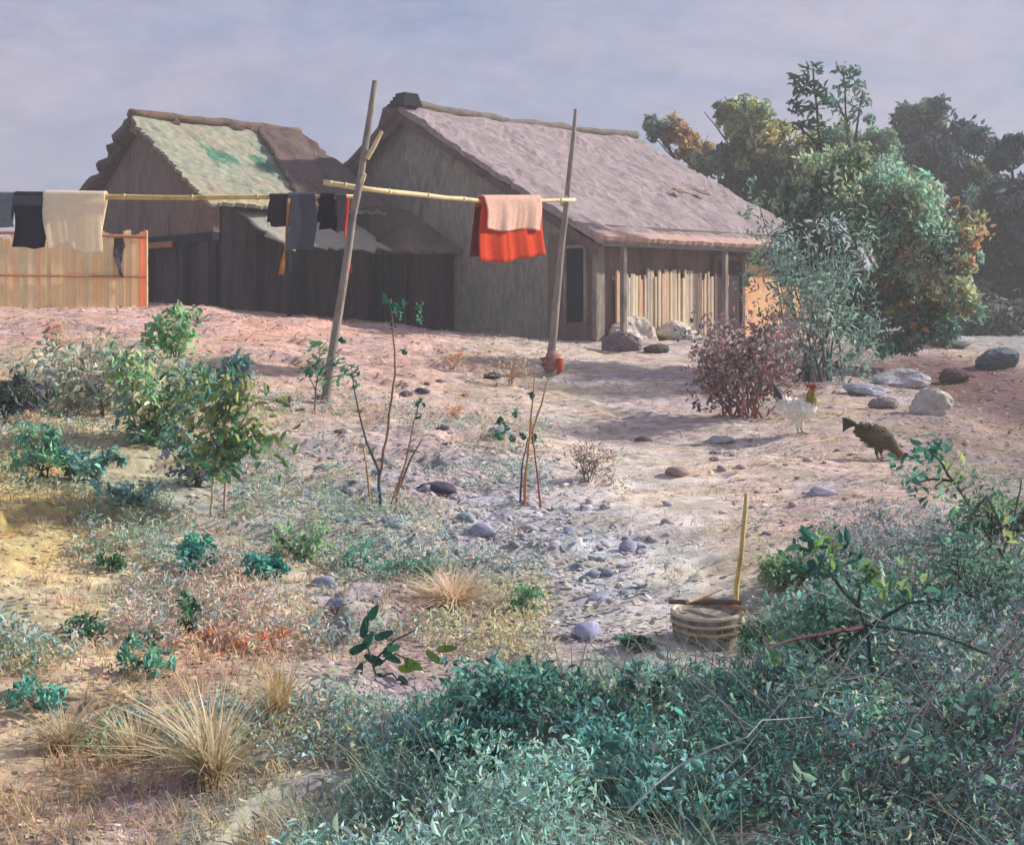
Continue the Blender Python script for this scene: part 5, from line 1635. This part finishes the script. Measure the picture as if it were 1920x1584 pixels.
def leaf_spray(t, spots, D, pals, size, per=7, spread=.04, ratio=.45, name='leaves'):
    cs = np.array([pt(s[0], s[1], D + R.normal(0, .08)) for s in spots])
    pl = pal(pals)
    Vt, Fs, C = leafset(cs, per, spread, size, pl[R.randint(0, len(pl), len(cs))], ratio=ratio, up=.5)
    mk(name, Vt, Fs, M['leaf'], t, C)


def branchy(name, label, D, strokes, cols, r, sprays, pals, size, cat='shrub', per=7, spread=.05, y_j=.12):
    b = pt(*strokes[0][0], D); b[2] = g1(b[0], b[1])
    t = empty(name, b, label, cat)
    for i, st in enumerate(strokes):
        dd = R.normal(0, y_j) if i else 0
        pp = [pt(u, v, D + dd * (j / (len(st) - 1) if i else 0)) for j, (u, v) in enumerate(st)]
        if i == 0: pp[0][2] = b[2] - .03
        path = []
        for j in range(len(pp) - 1):
            sg = bend(pp[j], pp[j + 1], 4, .02)
            path += sg if j == 0 else sg[1:]
        MB().tube(path, np.linspace(r * (1 if i == 0 else .7), r * .3, len(path)), 6, lin(cols[i % len(cols)]), bumpy=.1).build('branch', M['bark'], t)
    leaf_spray(t, sprays, D, pals, size, per, spread)
    return t


Ds1 = at(1665, 1370)[1] + .1
branchy('forked_shrub', 'open shrub with dark forked branches and leafy tips on the right', Ds1,
        [[(1668, 1372), (1640, 1280), (1625, 1180), (1608, 1135)], [(1608, 1135), (1575, 1100), (1555, 1070), (1530, 1040)], [(1608, 1135), (1614, 1105)], [(1625, 1170), (1680, 1178), (1760, 1190), (1850, 1225), (1920, 1255)], [(1620, 1175), (1560, 1185), (1480, 1200), (1440, 1215)], [(1622, 1180), (1570, 1215), (1525, 1245)], [(1630, 1175), (1700, 1130), (1780, 1125)]],
        ['38504c', '4c5c54', '5c5450', '3c4c4c', '6a4c50', '4c5450'], .016,
        [(1512, 1015), (1535, 1018), (1505, 1038), (1525, 1045), (1550, 1055), (1500, 1062), (1535, 1072), (1560, 1040), (1575, 1065), (1545, 1088), (1480, 1060, .5), (1620, 1080), (1635, 1070), (1610, 1095), (1655, 1085), (1600, 1075), (1700, 1085), (1690, 1100), (1585, 1020), (1460, 1205), (1440, 1225), (1480, 1190), (1760, 1120), (1720, 1130)], '2c5a52 3c6c5c 1f4c48 6c8c4c 4c7c5c', .07, spread=.045)
Ds2 = at(1900, 1120)[1]
branchy('leafy_branch', 'long arching leafy branch at the right edge above the undergrowth', Ds2,
        [[(1905, 1130), (1880, 1040), (1850, 1000), (1820, 950), (1785, 902)], [(1785, 902), (1750, 898), (1715, 905)], [(1800, 920), (1760, 860), (1740, 845)], [(1865, 1020), (1820, 1045), (1770, 1040), (1740, 1037)], [(1880, 1040), (1900, 980), (1915, 900)], [(1825, 960), (1850, 930), (1880, 990)]],
        ['4c5c50', '3c5450', '5c5c50'], .014,
        [(1700, 862), (1720, 855), (1745, 850), (1765, 838), (1700, 885), (1725, 885), (1745, 870), (1770, 862), (1790, 865), (1705, 905), (1735, 915), (1760, 905), (1780, 890), (1800, 905), (1750, 835), (1790, 985), (1770, 1010), (1800, 1030), (1780, 1060), (1820, 1020), (1765, 945), (1870, 1080), (1890, 1060), (1900, 1000), (1880, 950), (1860, 1090)], '3c7868 2f6a5c 4c8874 8c9c58 24584c', .075, spread=.05)

# brambles: tangled dry canes
brd = at(1750, 1480)[1]
for bi, (u0, v0, ww, lb, cc) in enumerate([(1720, 1520, 240, 'tangle of mauve brown dry canes in the lower right', '8c8288 9c9494 787480 a49a90'), (1860, 1420, 200, 'tangle of grey canes with red berries at the right edge', '8c8288 989090 74707a'), (1500, 1500, 220, 'loose pale canes lying over the teal undergrowth', 'bcc4c4 ccccc0 a8b4b4')]):
    b = gpt(u0, v0)
    t = empty('bramble', b, lb, 'bramble')
    pc_ = pal(cc)
    for k_ in range(30 if bi < 2 else 10):
        a0 = pt(u0 + R.normal(0, ww * .55), v0 + R.normal(0, 40), b[1] + R.normal(0, .25))
        a0[2] = g1(a0[0], a0[1]) + R.uniform(-.02, .2)
        L_ = R.uniform(.4, 1.15); an = R.uniform(.15, 1.1) * (1 if R.rand() < .7 else -1)
        a1 = a0 + np.array([math.cos(an) * L_ * (1 if R.rand() < .8 else -1), R.normal(0, .2), abs(math.sin(an)) * L_ * .65 + .12])
        path = bend(a0, a1, 7, .03, (0, 0, R.uniform(.0, .14)))
        MB().tube(path, np.linspace(R.uniform(.003, .0055), .0015, 8), 5, pc_[k_ % len(pc_)]).build('cane', M['bark'], t)
    n_ = 40
    cs = np.array([b + np.array([R.normal(0, .28), R.normal(0, .2), R.uniform(.02, .45)]) for _ in range(n_)])
    Vt, Fs, C = leafset(cs, 8, .06, .05, pal('3c6c60 5c7c6c 4c5c5c 2c5450 7c8c74' if bi != 1 else '5c7c6c 6c8c70 3c5c4c')[R.randint(0, 3, n_)], ratio=.5)
    mk('leaves', Vt, Fs, M['leaf'], t, C)
    if bi < 2:
        for k_ in range(22 if bi == 1 else 9):
            q_ = pt(1870 + R.normal(0, 32) if bi == 1 else 1600 + R.normal(0, 60), 1290 + R.normal(0, 45) if bi == 1 else 1390 + R.normal(0, 22), b[1] + R.normal(0, .06))
            v2, f2_, c2 = stone_mesh(q_, (.010, .010, .010), lin('9c4440'), k_, n=1)
            mk('berry', v2, f2_, M['stone'], t, c2, smooth=True)
# light green leaf tufts in the brambles
for (u, v, p_, lb) in ((1650, 1320, '70a880 8cb890 5c9870', 'pale green leaf tuft over the mauve canes'), (1825, 1370, '3c7850 70a890 2c6840', 'bright green leaf tuft at the right edge of the canes')):
    b = gpt(u, v + 60); t = empty('leafy_sprig', b, lb, 'plant')
    for k_ in range(3):
        MB().tube(bend(b, pt(u + (k_ - 1) * 30, v, b[1]), 4, .04), [.005, .004, .004, .003, .002], 5, lin('5c7454')).build('stem', M['bark'], t)
    leaf_spray(t, [(u + R.normal(0, 26), v + R.normal(0, 18)) for _ in range(12)], b[1] - .05, p_, .06, 7, .03)

# ---------------------------------------------------------------- haze
hz = MB(); hz.hexa([(-1300, -60, -4.2), (1300, -60, -4.2), (1300, 1390, -4.2), (-1300, 1390, -4.2), (-1300, -60, 7.5), (1300, -60, 7.5), (1300, 1390, 7.5), (-1300, 1390, 7.5)])
hm = bpy.data.materials.new('air'); hm.use_nodes = True
t_ = hm.node_tree; t_.nodes.clear()
o_ = t_.nodes.new('ShaderNodeOutputMaterial'); v_ = t_.nodes.new('ShaderNodeVolumePrincipled')
v_.inputs['Color'].default_value = (.93, .92, .92, 1); v_.inputs['Density'].default_value = HAZE; v_.inputs['Anisotropy'].default_value = .2
t_.links.new(v_.outputs[0], o_.inputs['Volume'])
tagit(hz.build('haze', hm, None, col=False), 'thin pale haze in the air', None, None, 'stuff')

print('objects', len(bpy.data.objects), 'faces', sum(len(o.data.polygons) for o in bpy.data.objects if o.type == 'MESH'))
